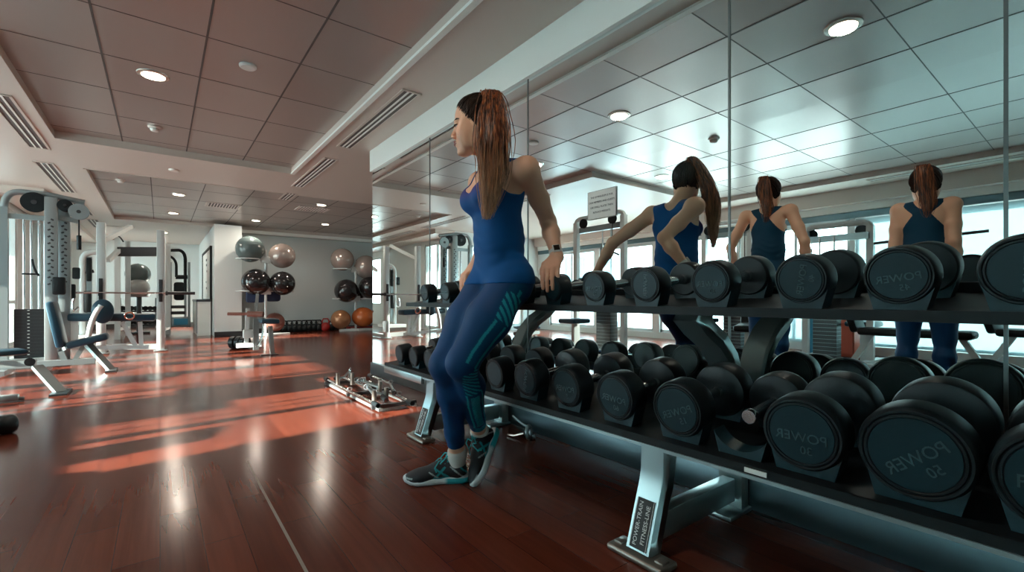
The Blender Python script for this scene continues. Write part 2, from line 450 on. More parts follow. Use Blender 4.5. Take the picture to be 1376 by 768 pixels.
downlight(-1.75, 3.7, TZ, 'downlight seen in the mirror above the turned reflection')

def slot_vent(x, y0, y1, label, w=.12, n=3, cross=False, z=None):
    L = y1 - y0
    o = thing('slot_vent', label, 'ceiling vent', (x, (y0 + y1) / 2, z or CZ), PI / 2 if cross else 0, 'slot air vents in the ceiling')
    f = B()
    f.box((0, 0, .0), (w, L, .004)); f.put('backing', 'groove', o)
    f = B()
    for s in (-1, 1): f.box((s * (w / 2 + .008), 0, -.003), (.02, L + .03, .01)); f.box((0, s * (L / 2 + .006), -.003), (w + .03, .02, .01))
    f.put('frame', 'ceil', o)
    for k in range(n - 1):
        B().box((-w / 2 + w * (k + 1) / n, 0, -.003), (.014, L, .008)).put('slat', 'trim', o)
slot_vent(1.52, 3.25, 4.85, 'long slot vent in the ceiling strip beside the mirror soffit, nearest one')
slot_vent(1.53, 5.35, 6.95, 'slot vent in the ceiling strip, second one along past the mirror corner')
slot_vent(1.56, 7.45, 8.6 - .6, 'slot vent just beyond the mirror corner, third along')
slot_vent(-1.0, 5.2, 6.8, 'slot vent at the far left edge of the photo ceiling', w=.14)
slot_vent(-1.07, 7.5, 9.35, 'slot vent above the tall cable machine', w=.14)
slot_vent(-1.07, 9.9, 11.7, 'slot vent above the rack with the barbell', w=.14)
slot_vent(-1.07, 12.3, 13.6, 'furthest slot vent on the left side', w=.16)
slot_vent(-3.9, .2, 2.0, 'slot vent near the windows, seen in the mirror', w=.12)
for (px, py, w_, lab) in [(300, 276, .5, 'square grille in the far ceiling recess, left one'), (420, 281, .5, 'square grille in the far ceiling recess, right one near the corner')]:
    x, y = ceil_at(px, py, TZ)
    o = thing('ceiling_grille', lab, 'ceiling vent', (x, y, TZ), 0)
    B().box((0, 0, 0), (.5, .42, .006)).put('backing', 'groove', o)
    f = B()
    for s in (-1, 1): f.box((s * .25, 0, -.003), (.03, .45, .012)); f.box((0, s * .21, -.003), (.52, .03, .012))
    f.put('frame', 'ceil', o)
    f = B()
    for k in range(11): f.box((-.22 + .044 * k, 0, -.003), (.016, .40, .01), Matrix.Rotation(.5, 3, 'Y'))
    f.put('louvres', 'ceil', o)
x, y = ceil_at(160, 304, CZ - .0); slot_vent(x, y - .25, y + .25, 'short grille behind the far recess edge', w=.1, cross=True)
def detector(px, py, z, lab, big=True):
    x, y = ceil_at(px, py, z)
    o = thing('smoke_detector', lab, 'smoke detector', (x, y, z), 0)
    B().lathe([(.055, 0), (.055, -.012), (.045, -.02)], n=24).put('base', 'plastic', o)
    if big: B().lathe([(.035, -.02), (.038, -.03), (.03, -.045), (.01, -.05)], n=24).put('sensor_head', 'plastic', o)
detector(208, 170, TZ, 'white domed smoke detector in the near ceiling recess')
detector(333, 88, TZ, 'flat round ceiling disc in the near recess, right of the big downlight', False)
detector(162, 241, TZ, 'small domed detector in the corner of the far recess')
detector(234, 228, CZ, 'flat detector on the ceiling beam between the two recesses', False)
o = thing('smoke_detector', 'smoke detector seen in the mirror above the turned reflection', 'smoke detector', (-.9, 2.5, TZ))
B().lathe([(.055, 0), (.055, -.012), (.045, -.02)], n=24).put('base', 'plastic', o)
B().lathe([(.035, -.02), (.038, -.03), (.03, -.045), (.01, -.05)], n=24).put('sensor_head', 'plastic', o)

# notice on the mirror, socket on the mirror
o = thing('paper_notice', 'white printed notice sheet stuck on the mirror above the dumbbells', 'notice', (MX - .001, 1.60, 1.285))
B().box((-.001, 0, 0), (.0016, .19, .145)).put('sheet', 'paper', o)
f = B()
for s in (-1, 1): f.box((-.002, s * .0945, 0), (.001, .0015, .147)); f.box((-.002, 0, s * .072), (.001, .19, .0015))
f.put('border', 'ink', o)
R = Matrix(((0, 0, -1, -.0024), (-1, 0, 0, 0), (0, 1, 0, 0), (0, 0, 0, 1)))
for k, ln in enumerate(['THE GYMNASIUM IS FOR', 'OUR MEMBERS AND GUESTS', 'USE SMALL PLATES THEN', 'REPLACE WEIGHTS']):
    M = R.copy(); M[2][3] = .04 - .026 * k
    text_part(ln, .0135, M, 'text_line', 'ink', o, .0002)
o = thing('wall_socket', 'small white switch box low on the mirror by the corner', 'socket', (MX - .008, 4.45, .52))
B().box((0, 0, 0), (.02, .06, .11), bev=.004).put('box', 'plastic', o)
B().box((-.012, 0, 0), (.006, .03, .05), bev=.002).put('switch', 'trim', o)
# ---------------------------------------------------------------- dumbbell rack
TILT = math.radians(6.5)
TT = math.tan(TILT)
RX = 1.245      # x of the front faces
rack = thing('dumbbell_rack', 'long two-tier dumbbell rack with silver legs and black trays along the mirror', 'rack', (1.25, 1.2, 0))
RO = V((1.25, 1.2, 0))
def rp(b, name, m, parent=rack):
    bmesh.ops.translate(b.bm, vec=-RO, verts=b.bm.verts); return b.put(name, m, parent)
def tray(y0, y1, zf, name, xf=1.235, depth=.40, t=.012):
    b = B(); ym, L = (y0 + y1) / 2, y1 - y0
    R = Matrix.Rotation(-TILT, 3, 'Y')
    b.box((xf + depth / 2, ym, zf + depth / 2 * TT), (depth, L, t), R)
    b.box((xf + .004, ym, zf - .002), (.010, L, .024))
    b.box((xf + .15, ym, zf + .15 * TT - .02), (.03, L, .03), R)
    b.box((xf + depth - .005, ym, zf + depth * TT + .008), (.012, L, .045), R)
    return rp(b, name, 'black')
UY0, UY1, LY0, LY1 = -.62, 2.72, -.62, 3.02
tray(UY0, UY1, .766, 'upper_tray')
tray(LY0, LY1, .358, 'lower_tray', xf=1.215, depth=.42)
b = B(); b.box((1.212, (LY0 + LY1) / 2, .340), (.006, LY1 - LY0, .010)); rp(b, 'edge_strip', 'silver')
b = B(); b.box((1.216, 2.73, .325), (.022, .56, .045), bev=.003); rp(b, 'front_rail', 'silver')
def leg_poly(pts, w, y, t):
    """closed outline in x-z round a centre line pts with widths w, extruded t along y"""
    L, Rr = [], []
    for i, p in enumerate(pts):
        a = V((p[0], 0, p[1])); d = (V((*pts[min(i + 1, len(pts) - 1)],)) - V((*pts[max(i - 1, 0)],))) if False else None
        q0 = pts[max(i - 1, 0)]; q1 = pts[min(i + 1, len(pts) - 1)]
        dx, dz = q1[0] - q0[0], q1[1] - q0[1]; l = math.hypot(dx, dz); nx, nz = -dz / l, dx / l
        L.append((p[0] + nx * w[i] / 2, y - t / 2, p[1] + nz * w[i] / 2)); Rr.append((p[0] - nx * w[i] / 2, y - t / 2, p[1] - nz * w[i] / 2))
    b = B(); 
    n = len(pts)
    for i in range(n - 1): b.prism([L[i], L[i + 1], Rr[i + 1], Rr[i]], (0, t, 0))
    bmesh.ops.remove_doubles(b.bm, verts=b.bm.verts, dist=1e-5)
    # drop the inner walls between slices
    from collections import Counter
    cen = {}
    for f in b.bm.faces:
        k = tuple(round(c, 4) for c in f.calc_center_median()); cen.setdefault(k, []).append(f)
    bmesh.ops.delete(b.bm, geom=[f for v in cen.values() if len(v) > 1 for f in v], context='FACES_ONLY')
    return b
for fy in (-.55, .89, 2.40):
    lg = leg_poly([(1.188, .018), (1.205, .067), (1.2215, .116), (1.2385, .165), (1.256, .21), (1.266, .25), (1.270, .30), (1.270, .36)],
                  [.060, .060, .060, .060, .064, .066, .07, .07], fy, .082)
    lo = rp(lg, 'front_leg', 'silver')
    b = B(); b.box((1.178, fy, .011), (.085, .205, .022), bev=.009, seg=3)
    for s in (-1, 1): b.box((1.178, fy + s * .075, .024), (.035, .03, .008), bev=.003)
    rp(b, 'foot_plate', 'footsteel', lo)
    # printed strip on the sloping face
    a = V((1.162, fy, .034)); e = V((1.209, fy, .173)); dr = (e - a).normalized(); nrm = V((-dr.z, 0, dr.x))
    up = dr; rt = V((0, -1, 0))
    M3 = Matrix((rt, up, nrm)).transposed()
    b = B(); b.box((a + e) / 2 + nrm * .0015, (.062, (e - a).length, .003), M3); st = rp(b, 'sticker', 'ink', lo)
    b = B()
    for s in (-1, 1): b.box((a + e) / 2 + nrm * .003 + rt * s * .0295, (.0016, (e - a).length, .001), M3)
    rp(b, 'sticker_border', 'paper', lo)
    for k, (tx, off) in enumerate((('POWER-TRAIN', -.013), ('FITNESS-LINE', .014))):
        # letters run up the strip
        M = Matrix((up, -rt, nrm)).transposed().to_4x4()
        M.translation = (a + e) / 2 + nrm * .0032 + rt * off - RO
        text_part(tx, .0195, M, 'sticker_text', 'paper', lo, .0003)
    bb = B(); bb.box((1.48, fy, .085), (.46, .05, .085), bev=.004); rp(bb, 'base_brace', 'silver')
    up_ = leg_poly([(1.745, .0), (1.742, .2), (1.735, .36), (1.715, .48), (1.665, .58), (1.59, .65), (1.50, .70), (1.44, .755)],
                   [.05, .05, .055, .06, .065, .065, .065, .08], fy, .088)
    rp(up_, 'rear_upright', 'silver')
    bb = B(); bb.box((1.70, fy, .008), (.16, .11, .016), bev=.004); rp(bb, 'rear_foot', 'silver')
    bb = B(); bb.box((1.67, fy, .39), (.12, .05, .05)); rp(bb, 'tray_bracket', 'silver')

def saddle(y, R, zf, x, n=14):
    """moulded cradle under one head; zf tray height there"""
    Rr = R + .002; a0 = math.radians(52)
    pts = [(Rr * math.sin(a), Rr - Rr * math.cos(a)) for a in np.linspace(-a0, a0, n)]
    tip = pts[-1]; out = [(-tip[0] - .006, tip[1] + .010), *pts, (tip[0] + .006, tip[1] + .010), (R * .70, -.014), (-R * .70, -.014)]
    b = B(); b.prism([(x - .028, y + p, zf + q) for p, q in out], (.056, 0, .056 * TT))
    return rp(b, 'saddle', 'rubberface')

def make_dumbbell(R, y, xf, z0, label, txt=None, num=None, rot=0, flip=False, Lh=.118, T=.078, level='upper', front=True):
    """z0: bottom of the front head"""
    hl = Lh; xc = xf + T / 2 + hl
    o = thing('dumbbell', label, 'dumbbell', (xc, y, z0 + hl * TT), 0, 'black rubber dumbbells on the rack')
    o.rotation_euler = (0, -TILT, 0)
    prof = [(.001, -T / 2 + .0035), (R * .78, -T / 2 + .0035), (R * .80, -T / 2 + .001), (R * .84, -T / 2 + .0012), (R * .86, -T / 2 + .0045), (R * .885, -T / 2 + .001), (R * .93, -T / 2 + .001), (R * .975, -T / 2 + .007), (R, -T / 2 + .018),
            (R, T / 2 - .012), (R * .97, T / 2 - .003), (R * .92, T / 2), (R * .3, T / 2), (.001, T / 2)]
    if front: B().lathe(prof, (-hl, 0, R), (1, 0, 0), 48).put('front_head', 'rubber', o)
    B().lathe([(r, h) for r, h in prof], (hl, 0, R), (-1, 0, 0), 48).put('rear_head', 'rubber', o)
    if front:
        hd = [c for c in o.children if c.name.startswith('front_head')][0]
        B().lathe([(.001, 0), (R * .765, 0), (R * .775, .002)], (-hl - T / 2 + .0012, 0, R), (1, 0, 0), 48).put('end_cap', 'rubberface', o)
    hb = B(); q = -hl + T / 2 - .004 if front else -hl * .62
    hb.lathe([(.017, q), (.019, q + .01), (.0155, q + .014), (.0145, q + .02), (.0165, 0), (.0145, hl - T / 2 - .018), (.0155, hl - T / 2 - .012), (.019, hl - T / 2 - .006), (.019, hl - T / 2 + .004)], (0, 0, R), (1, 0, 0), 24)
    if not front: hb.lathe([(.019, q - .012), (.0205, q - .008), (.0205, q + .004), (.018, q + .006)], (0, 0, R), (1, 0, 0), 24)
    hb.put('handle', 'chrome', o)
    if txt and front:
        Rm = Matrix(((0, 0, -1, 0), (-1, 0, 0, 0), (0, 1, 0, 0), (0, 0, 0, 1)))
        rr = Matrix.Rotation(math.radians(rot), 4, 'Z')
        base = Matrix.Translation((-hl - T / 2 + .0006, 0, R)) @ Rm @ rr
        text_part(txt, R * .36, base @ Matrix.Translation((0, -R * .08, 0)), 'lettering', 'letter', o, .0014, flip)
        if num: text_part(num, R * .30, base @ Matrix.Translation((R * (.12), (-R * .42 if not num.startswith('^') else R * .3), 0)), 'number', 'letter', o, .0014, flip)
    return o

def tz(xx, xf, zf): return zf + (xx - xf) * TT
# upper tier: y, radius, text, number, rotation, mirrored
UP = [(.10, .067, 'POWER', '90', 88, False, 'upper dumbbell cut by the right edge of the photo'),
      (.285, .064, 'POWER', '45', 8, True, 'big upper dumbbell in front of the right-hand reflected woman'),
      (.475, .062, 'POWER', '40', 80, True, 'upper dumbbell between the middle and right-hand reflected women'),
      (.71, .062, 'POWER', '30', 0, True, 'upper dumbbell in front of the middle reflected woman, left of her'),
      (.935, .059, 'POWER', None, 84, True, 'upper dumbbell whose lettering runs upright, below the turned reflection'),
      (1.16, .056, 'POWER', '22', 0, True, 'upper dumbbell right of the one under the hand'),
      (1.385, .054, None, None, 0, False, 'small upper dumbbell gripped under the left hand of the woman'),
      (1.61, .052, None, None, 0, False, 'upper dumbbell hidden behind the hip of the woman, nearer one'),
      (1.83, .052, None, None, 0, False, 'upper dumbbell under the far hand of the woman'),
      (2.05, .052, 'POWER', None, 0, False, 'upper dumbbell just left of the thigh of the woman'),
      (2.27, .052, 'POWER', None, 0, False, 'second upper dumbbell from the far end, left of the thigh'),
      (2.52, .050, 'POWER', None, 0, False, 'upper dumbbell at the far end of the rack')]
xf = 1.262
for y, R, tx, nu, ro, fl, lab in UP:
    T, hl = .068, .112
    zb = tz(xf + T / 2, 1.235, .766) + .016
    make_dumbbell(R, y, xf, zb, lab, tx, nu, ro, fl, hl, T)
    saddle(y, R, zb, xf + T / 2); saddle(y, R, tz(xf + T / 2 + 2 * hl, xf + T / 2, zb), xf + T / 2 + 2 * hl)
LOW = [(.05, .099, 'POWER', '60', 0, False, 'lower dumbbell cut by the right edge of the photo', True),
       (.255, .099, 'POWER', '50', 38, True, 'biggest lower dumbbell with slanting lettering, second from the right edge', True),
       (.465, .092, 'POWER', '30', 0, True, 'lower dumbbell with bold level lettering, third from the right edge', True),
       (.625, .082, None, None, 0, False, 'lower dumbbell missing its front head, bare chrome handle end showing', False),
       (.805, .086, 'POWER', '15', 22, True, 'lower dumbbell above the near silver leg', True),
       (1.045, .083, 'POWER', '60', -4, True, 'lower dumbbell left of the one above the near leg', True),
       (1.285, .081, 'POWER', '8', 0, True, 'lower dumbbell behind and right of the fallen collar', True),
       (1.53, .078, 'POWER', None, 74, True, 'lower dumbbell right beside the knee stripe of the woman', True),
       (1.76, .072, None, None, 0, False, 'dark lower dumbbell half hidden by the leggings', True),
       (1.98, .070, None, None, 0, False, 'lower dumbbell hidden behind the knees of the woman', True),
       (2.20, .066, None, None, 0, False, 'lower dumbbell left of the knee, above the far leg', True),
       (2.42, .064, None, None, 0, False, 'third lower dumbbell from the far end', True),
       (2.63, .062, None, None, 0, False, 'second lower dumbbell from the far end, pale face', True),
       (2.84, .060, None, None, 0, False, 'last lower dumbbell at the far end of the rack, pale face', True)]
xl = 1.243
for y, R, tx, nu, ro, fl, lab, fr in LOW:
    T, hl = .082, .122
    zb = tz(xl + T / 2, 1.215, .358) + .018
    make_dumbbell(R, y, xl, zb, lab, tx, nu, ro, fl, hl, T, front=fr)
    saddle(y, R, zb, xl + T / 2); saddle(y, R, tz(xl + T / 2 + 2 * hl, xl + T / 2, zb), xl + T / 2 + 2 * hl)
b = B(); b.box((1.2085, .56, .357), (.003, .055, .012)); rp(b, 'number_plate', 'paper')

# ---------------------------------------------------------------- things on the floor by the rack
o = thing('spring_collar', 'chrome barbell collar with a lever lying against the skirting under the rack', 'collar', (1.66, 2.02, 0))
B().torus((0, 0, .045), (.5, -.8, .1), .032, .012).put('ring', 'greymetal', o)
B().tube([(0, .0, .07), (-.02, .05, .09), (-.03, .11, .12)], [.007, .006, .005]).put('lever', 'greymetal', o)
B().tube([(-.01, .03, .03), (-.04, .08, .012), (-.05, .13, .008)], [.009, .008, .009]).put('screw_handle', 'chrome', o)
B().tube([(.03, -.0, .02), (.03, -.01, .0065)], .012).put('foot', 'greymetal', o)

tr = thing('attachment_stand', 'low steel floor stand holding cable bars at the end of the dumbbell rack', 'stand', (1.36, 3.75, 0))
b = B()
for x in (-.13, .13): b.bar((x, -.62, .02), (x, .72, .02), .03, .02)
b.put('side_rail', 'greymetal', tr)
for y in (-.55, 0, .6):
    B().bar((-.17, y, .028), (.17, y, .028), .03, .025).put('cross_rail', 'darkmetal', tr)
def bar_thing(label, pts, r=.013, caps=True, grips=(), m='chrome'):
    p0 = V(pts[0]); p0.z = 0
    o = thing('cable_attachment_bar', label, 'cable attachment', p0, 0, 'cable attachment bars on the floor')
    P = [V(p) - p0 for p in pts]
    B().tube(P, r, 10).put('bar', m, o)
    for e, q in ((P[0], P[1]), (P[-1], P[-2])):
        d = (q - e).normalized(); B().tube([e, e + d * .09], r * 1.45, 10).put('grip', 'rubber', o)
    mid = P[len(P) // 2] if len(P) > 2 else (P[0] + P[1]) / 2
    B().torus(mid + V((0, 0, r + .008)), (0, 1, .2), .016, .005, 14, 6).put('eyelet', 'greymetal', o)
    return o
bar_thing('long straight bar lying at the outer edge of the floor stand', [(1.20, 3.10, .06), (1.20, 3.7, .06), (1.22, 4.45, .06)])
bar_thing('bent lat bar lying in the middle of the floor stand', [(1.30, 3.2, .065), (1.31, 3.35, .09), (1.32, 3.85, .09), (1.31, 4.2, .09), (1.29, 4.38, .065)])
bar_thing('short straight bar at the near end of the floor stand', [(1.42, 3.02, .06), (1.44, 3.3, .06), (1.47, 3.62, .06)])
bar_thing('wavy curl bar at the inner side of the floor stand', [(1.42, 3.75, .06), (1.44, 3.9, .085), (1.42, 4.0, .06), (1.46, 4.1, .085), (1.44, 4.25, .06)])
bar_thing('straight bar resting on the others, next to the mirror base', [(1.38, 3.25, .10), (1.50, 3.6, .10), (1.52, 4.15, .10)], r=.012)
def vgrip(label, x, y, z, rz):
    o = thing('cable_row_handle', label, 'cable attachment', (x, y, z), rz, 'row handles on the floor stand')
    B().tube([(-.06, -.05, 0), (-.02, -.01, .01), (0, .08, .05), (.02, -.01, .01), (.06, -.05, 0)], .010, 10).put('yoke', 'greymetal', o)
    for s in (-1, 1): B().tube([(s * .06, -.055, -.05), (s * .06, -.055, .05)], .016, 12).put('grip', 'footsteel', o)
    B().torus((0, .09, .05), (1, 0, 0), .018, .006, 14, 6).put('eyelet', 'chrome', o)
vgrip('triangular row handle standing near the end of the floor stand', 1.26, 3.32, .09, .4)
vgrip('second row handle, leaning beside the first on the stand', 1.33, 3.55, .11, 1.2)
vgrip('row handle at the middle of the floor stand', 1.28, 4.02, .12, -.6)
# ---------------------------------------------------------------- signed distance modelling
def arr(*a): return np.array(a, dtype=np.float32)
def sd_cone(P, a, b, ra, rb):
    a, b = arr(*a), arr(*b); ba = b - a; pa = P - a
    t = np.clip((pa @ ba) / max(float(ba @ ba), 1e-9), 0, 1)
    return np.sqrt(((pa - t[:, None] * ba) ** 2).sum(1)) - (ra + (rb - ra) * t)
def sd_ell(P, c, r, M=None):
    p = P - arr(*c)
    if M is not None: p = p @ M          # columns of M are the local axes
    r = arr(*r); k0 = np.sqrt(((p / r) ** 2).sum(1)); k1 = np.sqrt(((p / r ** 2) ** 2).sum(1)) + 1e-9
    return k0 * (k0 - 1) / k1
def smin(a, b, k):
    h = np.clip(.5 + .5 * (b - a) / k, 0, 1); return b + (a - b) * h - k * h * (1 - h)
def smax(a, b, k): return -smin(-a, -b, k)
class SDF:
    def __init__(s): s.l = []
    def cone(s, a, b, ra, rb, k=.02): s.l.append(('c', tuple(a), tuple(b), ra, rb, k)); return s
    def ell(s, c, r, k=.02, M=None, sub=False): s.l.append(('s' if sub else 'e', tuple(c), tuple(r), M, k)); return s
    def __add__(s, o): n = SDF(); n.l = s.l + o.l; return n
    def __call__(s, P):
        d = None
        for q in s.l:
            if q[0] == 'c': v = sd_cone(P, q[1], q[2], q[3], q[4])
            else: v = sd_ell(P, q[1], q[2], q[3])
            k = q[-1]
            if d is None: d = v
            elif q[0] == 's': d = smax(d, -v, k)
            else: d = smin(d, v, k)
        return d
def polygonise(f, lo, hi, h):
    lo = np.array(lo, np.float32); n = np.ceil((np.array(hi) - lo) / h / 8).astype(int) * 8
    nb = n // 8
    g = np.stack(np.meshgrid(*[np.arange(k) for k in nb], indexing='ij'), -1).reshape(-1, 3)
    cen = lo + (g * 8 + 4).astype(np.float32) * h
    dc = np.concatenate([f(c) for c in np.array_split(cen.astype(np.float32), max(1, len(cen) // 200000))])
    D = np.where(dc > 0, 1., -1.).astype(np.float32).reshape(nb).repeat(8, 0).repeat(8, 1).repeat(8, 2)
    D = np.pad(D, ((0, 1),) * 3, constant_values=1.)
    act = g[np.abs(dc) < h * 8 * .87 * 1.25 + .006]
    off = np.stack(np.meshgrid(*[np.arange(9)] * 3, indexing='ij'), -1).reshape(-1, 3)
    for ch in np.array_split(act, max(1, len(act) // 300)):
        ix = (ch[:, None, :] * 8 + off[None]).reshape(-1, 3)
        v = f((lo + ix.astype(np.float32) * h).astype(np.float32))
        D[ix[:, 0], ix[:, 1], ix[:, 2]] = v
    S = D < 0
    c = np.zeros(tuple(x - 1 for x in D.shape), np.uint8)
    for i in (0, 1):
        for j in (0, 1):
            for k in (0, 1):
                c += S[i:S.shape[0] - 1 + i, j:S.shape[1] - 1 + j, k:S.shape[2] - 1 + k]
    cells = np.argwhere((c > 0) & (c < 8))
    idx = -np.ones(c.shape, np.int32); idx[tuple(cells.T)] = np.arange(len(cells))
    acc = np.zeros((len(cells), 3)); cnt = np.zeros(len(cells))
    cor = [(i, j, k) for i in (0, 1) for j in (0, 1) for k in (0, 1)]
    for a in cor:
        for ax in range(3):
            if a[ax]: continue
            b = list(a); b[ax] = 1
            va = D[tuple((cells + a).T)]; vb = D[tuple((cells + b).T)]
            m = (va < 0) != (vb < 0)
            t = np.where(m, va / np.where(m, va - vb, 1), 0)
            p = np.array(a)[None] + np.zeros((len(cells), 3)); p[:, ax] += t
            acc[m] += p[m]; cnt[m] += 1
    verts = lo + (cells + acc / cnt[:, None]) * h
    faces = []
    for ax in range(3):
        u, v = [(1, 2), (2, 0), (0, 1)][ax]
        sl0 = [slice(None)] * 3; sl1 = [slice(None)] * 3; sl0[ax] = slice(0, -1); sl1[ax] = slice(1, None)
        a, b = S[tuple(sl0)], S[tuple(sl1)]
        E_ = np.argwhere(a != b); E_ = E_[(E_[:, u] > 0) & (E_[:, v] > 0) & (E_[:, u] < idx.shape[u]) & (E_[:, v] < idx.shape[v])]
        inside = a[tuple(E_.T)]
        du = np.zeros(3, int); du[u] = 1; dv = np.zeros(3, int); dv[v] = 1
        q = np.stack([idx[tuple((E_ - du - dv).T)], idx[tuple((E_ - dv).T)], idx[tuple(E_.T)], idx[tuple((E_ - du).T)]], 1)
        q[~inside] = q[~inside][:, ::-1]
        faces.append(q)
    F = np.concatenate(faces); F = F[(F >= 0).all(1)]
    return verts.astype(np.float32), F
def sdf_object(name, f, lo, hi, h, m, parent, origin, tint=None, relax=1):
    v, F = polygonise(f, lo, hi, h)
    for _ in range(relax):      # light smoothing
        acc = np.zeros_like(v); cnt = np.zeros(len(v))
        for a, b in ((0, 1), (1, 2), (2, 3), (3, 0)):
            np.add.at(acc, F[:, a], v[F[:, b]]); np.add.at(cnt, F[:, a], 1)
        v = v * .5 + .5 * acc / np.maximum(cnt, 1)[:, None]
    me = bpy.data.meshes.new(name)
    me.vertices.add(len(v)); me.vertices.foreach_set('co', (v - arr(*origin)).astype(np.float32).ravel())
    me.loops.add(F.size); me.loops.foreach_set('vertex_index', F.ravel().astype(np.int32))
    me.polygons.add(len(F)); me.polygons.foreach_set('loop_start', (np.arange(len(F)) * 4).astype(np.int32))
    me.update(calc_edges=True); me.validate()
    me.polygons.foreach_set('use_smooth', np.ones(len(me.polygons), bool))
    me.materials.append(MT[m] if isinstance(m, str) else m)
    if tint is not None:
        at_ = me.attributes.new('tint', 'FLOAT_COLOR', 'POINT')
        c = tint(v); c = np.concatenate([c, np.ones((len(c), 1))], 1).astype(np.float32)
        if len(me.vertices) == len(v): at_.data.foreach_set('color', c.ravel())
    o = bpy.data.objects.new(name, me); COL.objects.link(o); o.parent = parent
    return o

MT['skin'] = attr_mat('skin', .48, bump=(260, .05), spec=.4, sss=.12)
MT['tanktop'] = attr_mat('blue_tank_jersey', .7, bump=(420, .12), spec=.25)
MT['leggings'] = attr_mat('blue_stretch_leggings', .58, bump=(500, .06), spec=.3)
MT['shoeupper'] = attr_mat('black_teal_shoe_mesh', .55, bump=(600, .25))
MT['sole'] = attr_mat('shoe_sole_foam', .5)
MT['lace'] = mat('teal_lace', (.01, .38, .42), .6)
MT['sock'] = mat('white_sock', (.62, .60, .56), .8, bump=(500, .2))
MT['eye'] = mat('eye_white', (.42, .40, .38), .2); MT['iris'] = mat('dark_iris', (.02, .012, .008), .15)
MT['lips'] = mat('lips', (.36, .09, .075), .4)
MT['brow'] = mat('eyebrow_hair', (.02, .012, .009), .7)
MT['watchband'] = mat('white_watch_band', (.72, .70, .67), .4)
def hair_mat(name, c1, c2, c3, tips=None):
    m = mat(name, c1, .42, spec=.55); nt = m.node_tree; b = nt.nodes['Principled BSDF']; L = nt.links
    tc = nt.nodes.new('ShaderNodeTexCoord'); mp = nt.nodes.new('ShaderNodeMapping'); mp.inputs['Scale'].default_value = (60, 60, 5)
    n = nt.nodes.new('ShaderNodeTexNoise'); n.inputs['Scale'].default_value = 1.5; n.inputs['Detail'].default_value = 3
    L.new(tc.outputs['Object'], mp.inputs[0]); L.new(mp.outputs[0], n.inputs['Vector'])
    r = nt.nodes.new('ShaderNodeValToRGB'); r.color_ramp.elements[0].color = (*c1, 1); r.color_ramp.elements[1].color = (*c3, 1)
    r.color_ramp.elements[0].position = .36; r.color_ramp.elements[1].position = .68
    e = r.color_ramp.elements.new(.5); e.color = (*c2, 1)
    L.new(n.outputs['Fac'], r.inputs[0])
    if tips:
        sx = nt.nodes.new('ShaderNodeSeparateXYZ'); L.new(tc.outputs['Object'], sx.inputs[0])
        mr = nt.nodes.new('ShaderNodeMapRange'); mr.inputs[1].default_value = 1.42; mr.inputs[2].default_value = 1.14; L.new(sx.outputs['Z'], mr.inputs[0])
        mx = nt.nodes.new('ShaderNodeMix'); mx.data_type = 'RGBA'; mx.blend_type = 'MIX'; mx.inputs[7].default_value = (*tips, 1)
        mm = nt.nodes.new('ShaderNodeMath'); mm.operation = 'MULTIPLY'; L.new(mr.outputs[0], mm.inputs[0]); L.new(n.outputs['Fac'], mm.inputs[1]); L.new(mm.outputs[0], mx.inputs[0])
        L.new(r.outputs[0], mx.inputs[6]); L.new(mx.outputs[2], b.inputs['Base Color'])
    else: L.new(r.outputs[0], b.inputs['Base Color'])
    bp = nt.nodes.new('ShaderNodeBump'); bp.inputs['Strength'].default_value = .8; bp.inputs['Distance'].default_value = .004
    L.new(n.outputs['Fac'], bp.inputs['Height']); L.new(bp.outputs[0], b.inputs['Normal'])
    b.inputs['Anisotropic'].default_value = .6
    return m
MT['scalp'] = hair_mat('dark_brown_hair', (.012, .007, .005), (.022, .012, .008), (.05, .026, .016))
MT['scalpbase'] = mat('hair_roots', (.012, .008, .006), .75, spec=.15)
MT['pony'] = hair_mat('auburn_hair', (.030, .011, .006), (.16, .045, .016), (.46, .14, .04), (.80, .46, .24))

def unit(v): v = np.array(v, float); return v / np.linalg.norm(v)
def hand_sdf(wr, kn, lat, chain, side_thumb, s=1.0):
    """wrist, knuckle centre, lat = unit towards the little finger, chain = three directions of the finger segments"""
    wr, kn, lat = np.array(wr), np.array(kn), unit(lat); pd = unit(kn - wr)
    h = SDF()
    h.cone(wr, wr + pd * .02, .024 * s, .024 * s, .02)
    offs = [-.029, -.0095, .010, .028]; ln = [(.040, .025, .020), (.044, .028, .021), (.041, .026, .020), (.032, .020, .018)]; fwd = [0, .005, .002, -.008]
    for o_, f_ in zip(offs, fwd):
        b = kn + lat * o_ * s + pd * f_
        h.cone(wr + lat * o_ * .5 * s + pd * .01, b, .0135 * s, .0105 * s, .012)
    hh = h
    for q, (o_, l3, f_) in enumerate(zip(offs, ln, fwd)):
        p = kn + lat * o_ * s + pd * f_; r = [.0098, .0088, .0082, .0072]
        for j in range(3):
            d = unit(unit(chain[j]) + lat * (o_ * 2.0 * (1 - .8 * j)))
            n = p + d * l3[j] * s; hh.cone(p, n, r[j] * s, r[j + 1] * s, .0035); p = n
    t0 = wr + pd * .022 - lat * .02; t1 = t0 + unit(pd * .7 - lat * .75 + unit(chain[1]) * .25) * .036; t2 = t1 + unit(pd * .6 - lat * .15 + unit(chain[0]) * .75) * .028; t3 = t2 + unit(unit(chain[0]) + pd * .3) * .022
    hh.cone(t0, t1, .0145 * s, .0115 * s, .012); hh.cone(t1, t2, .0105 * s, .0092 * s, .004); hh.cone(t2, t3, .0092 * s, .0078 * s, .004)
    return hh
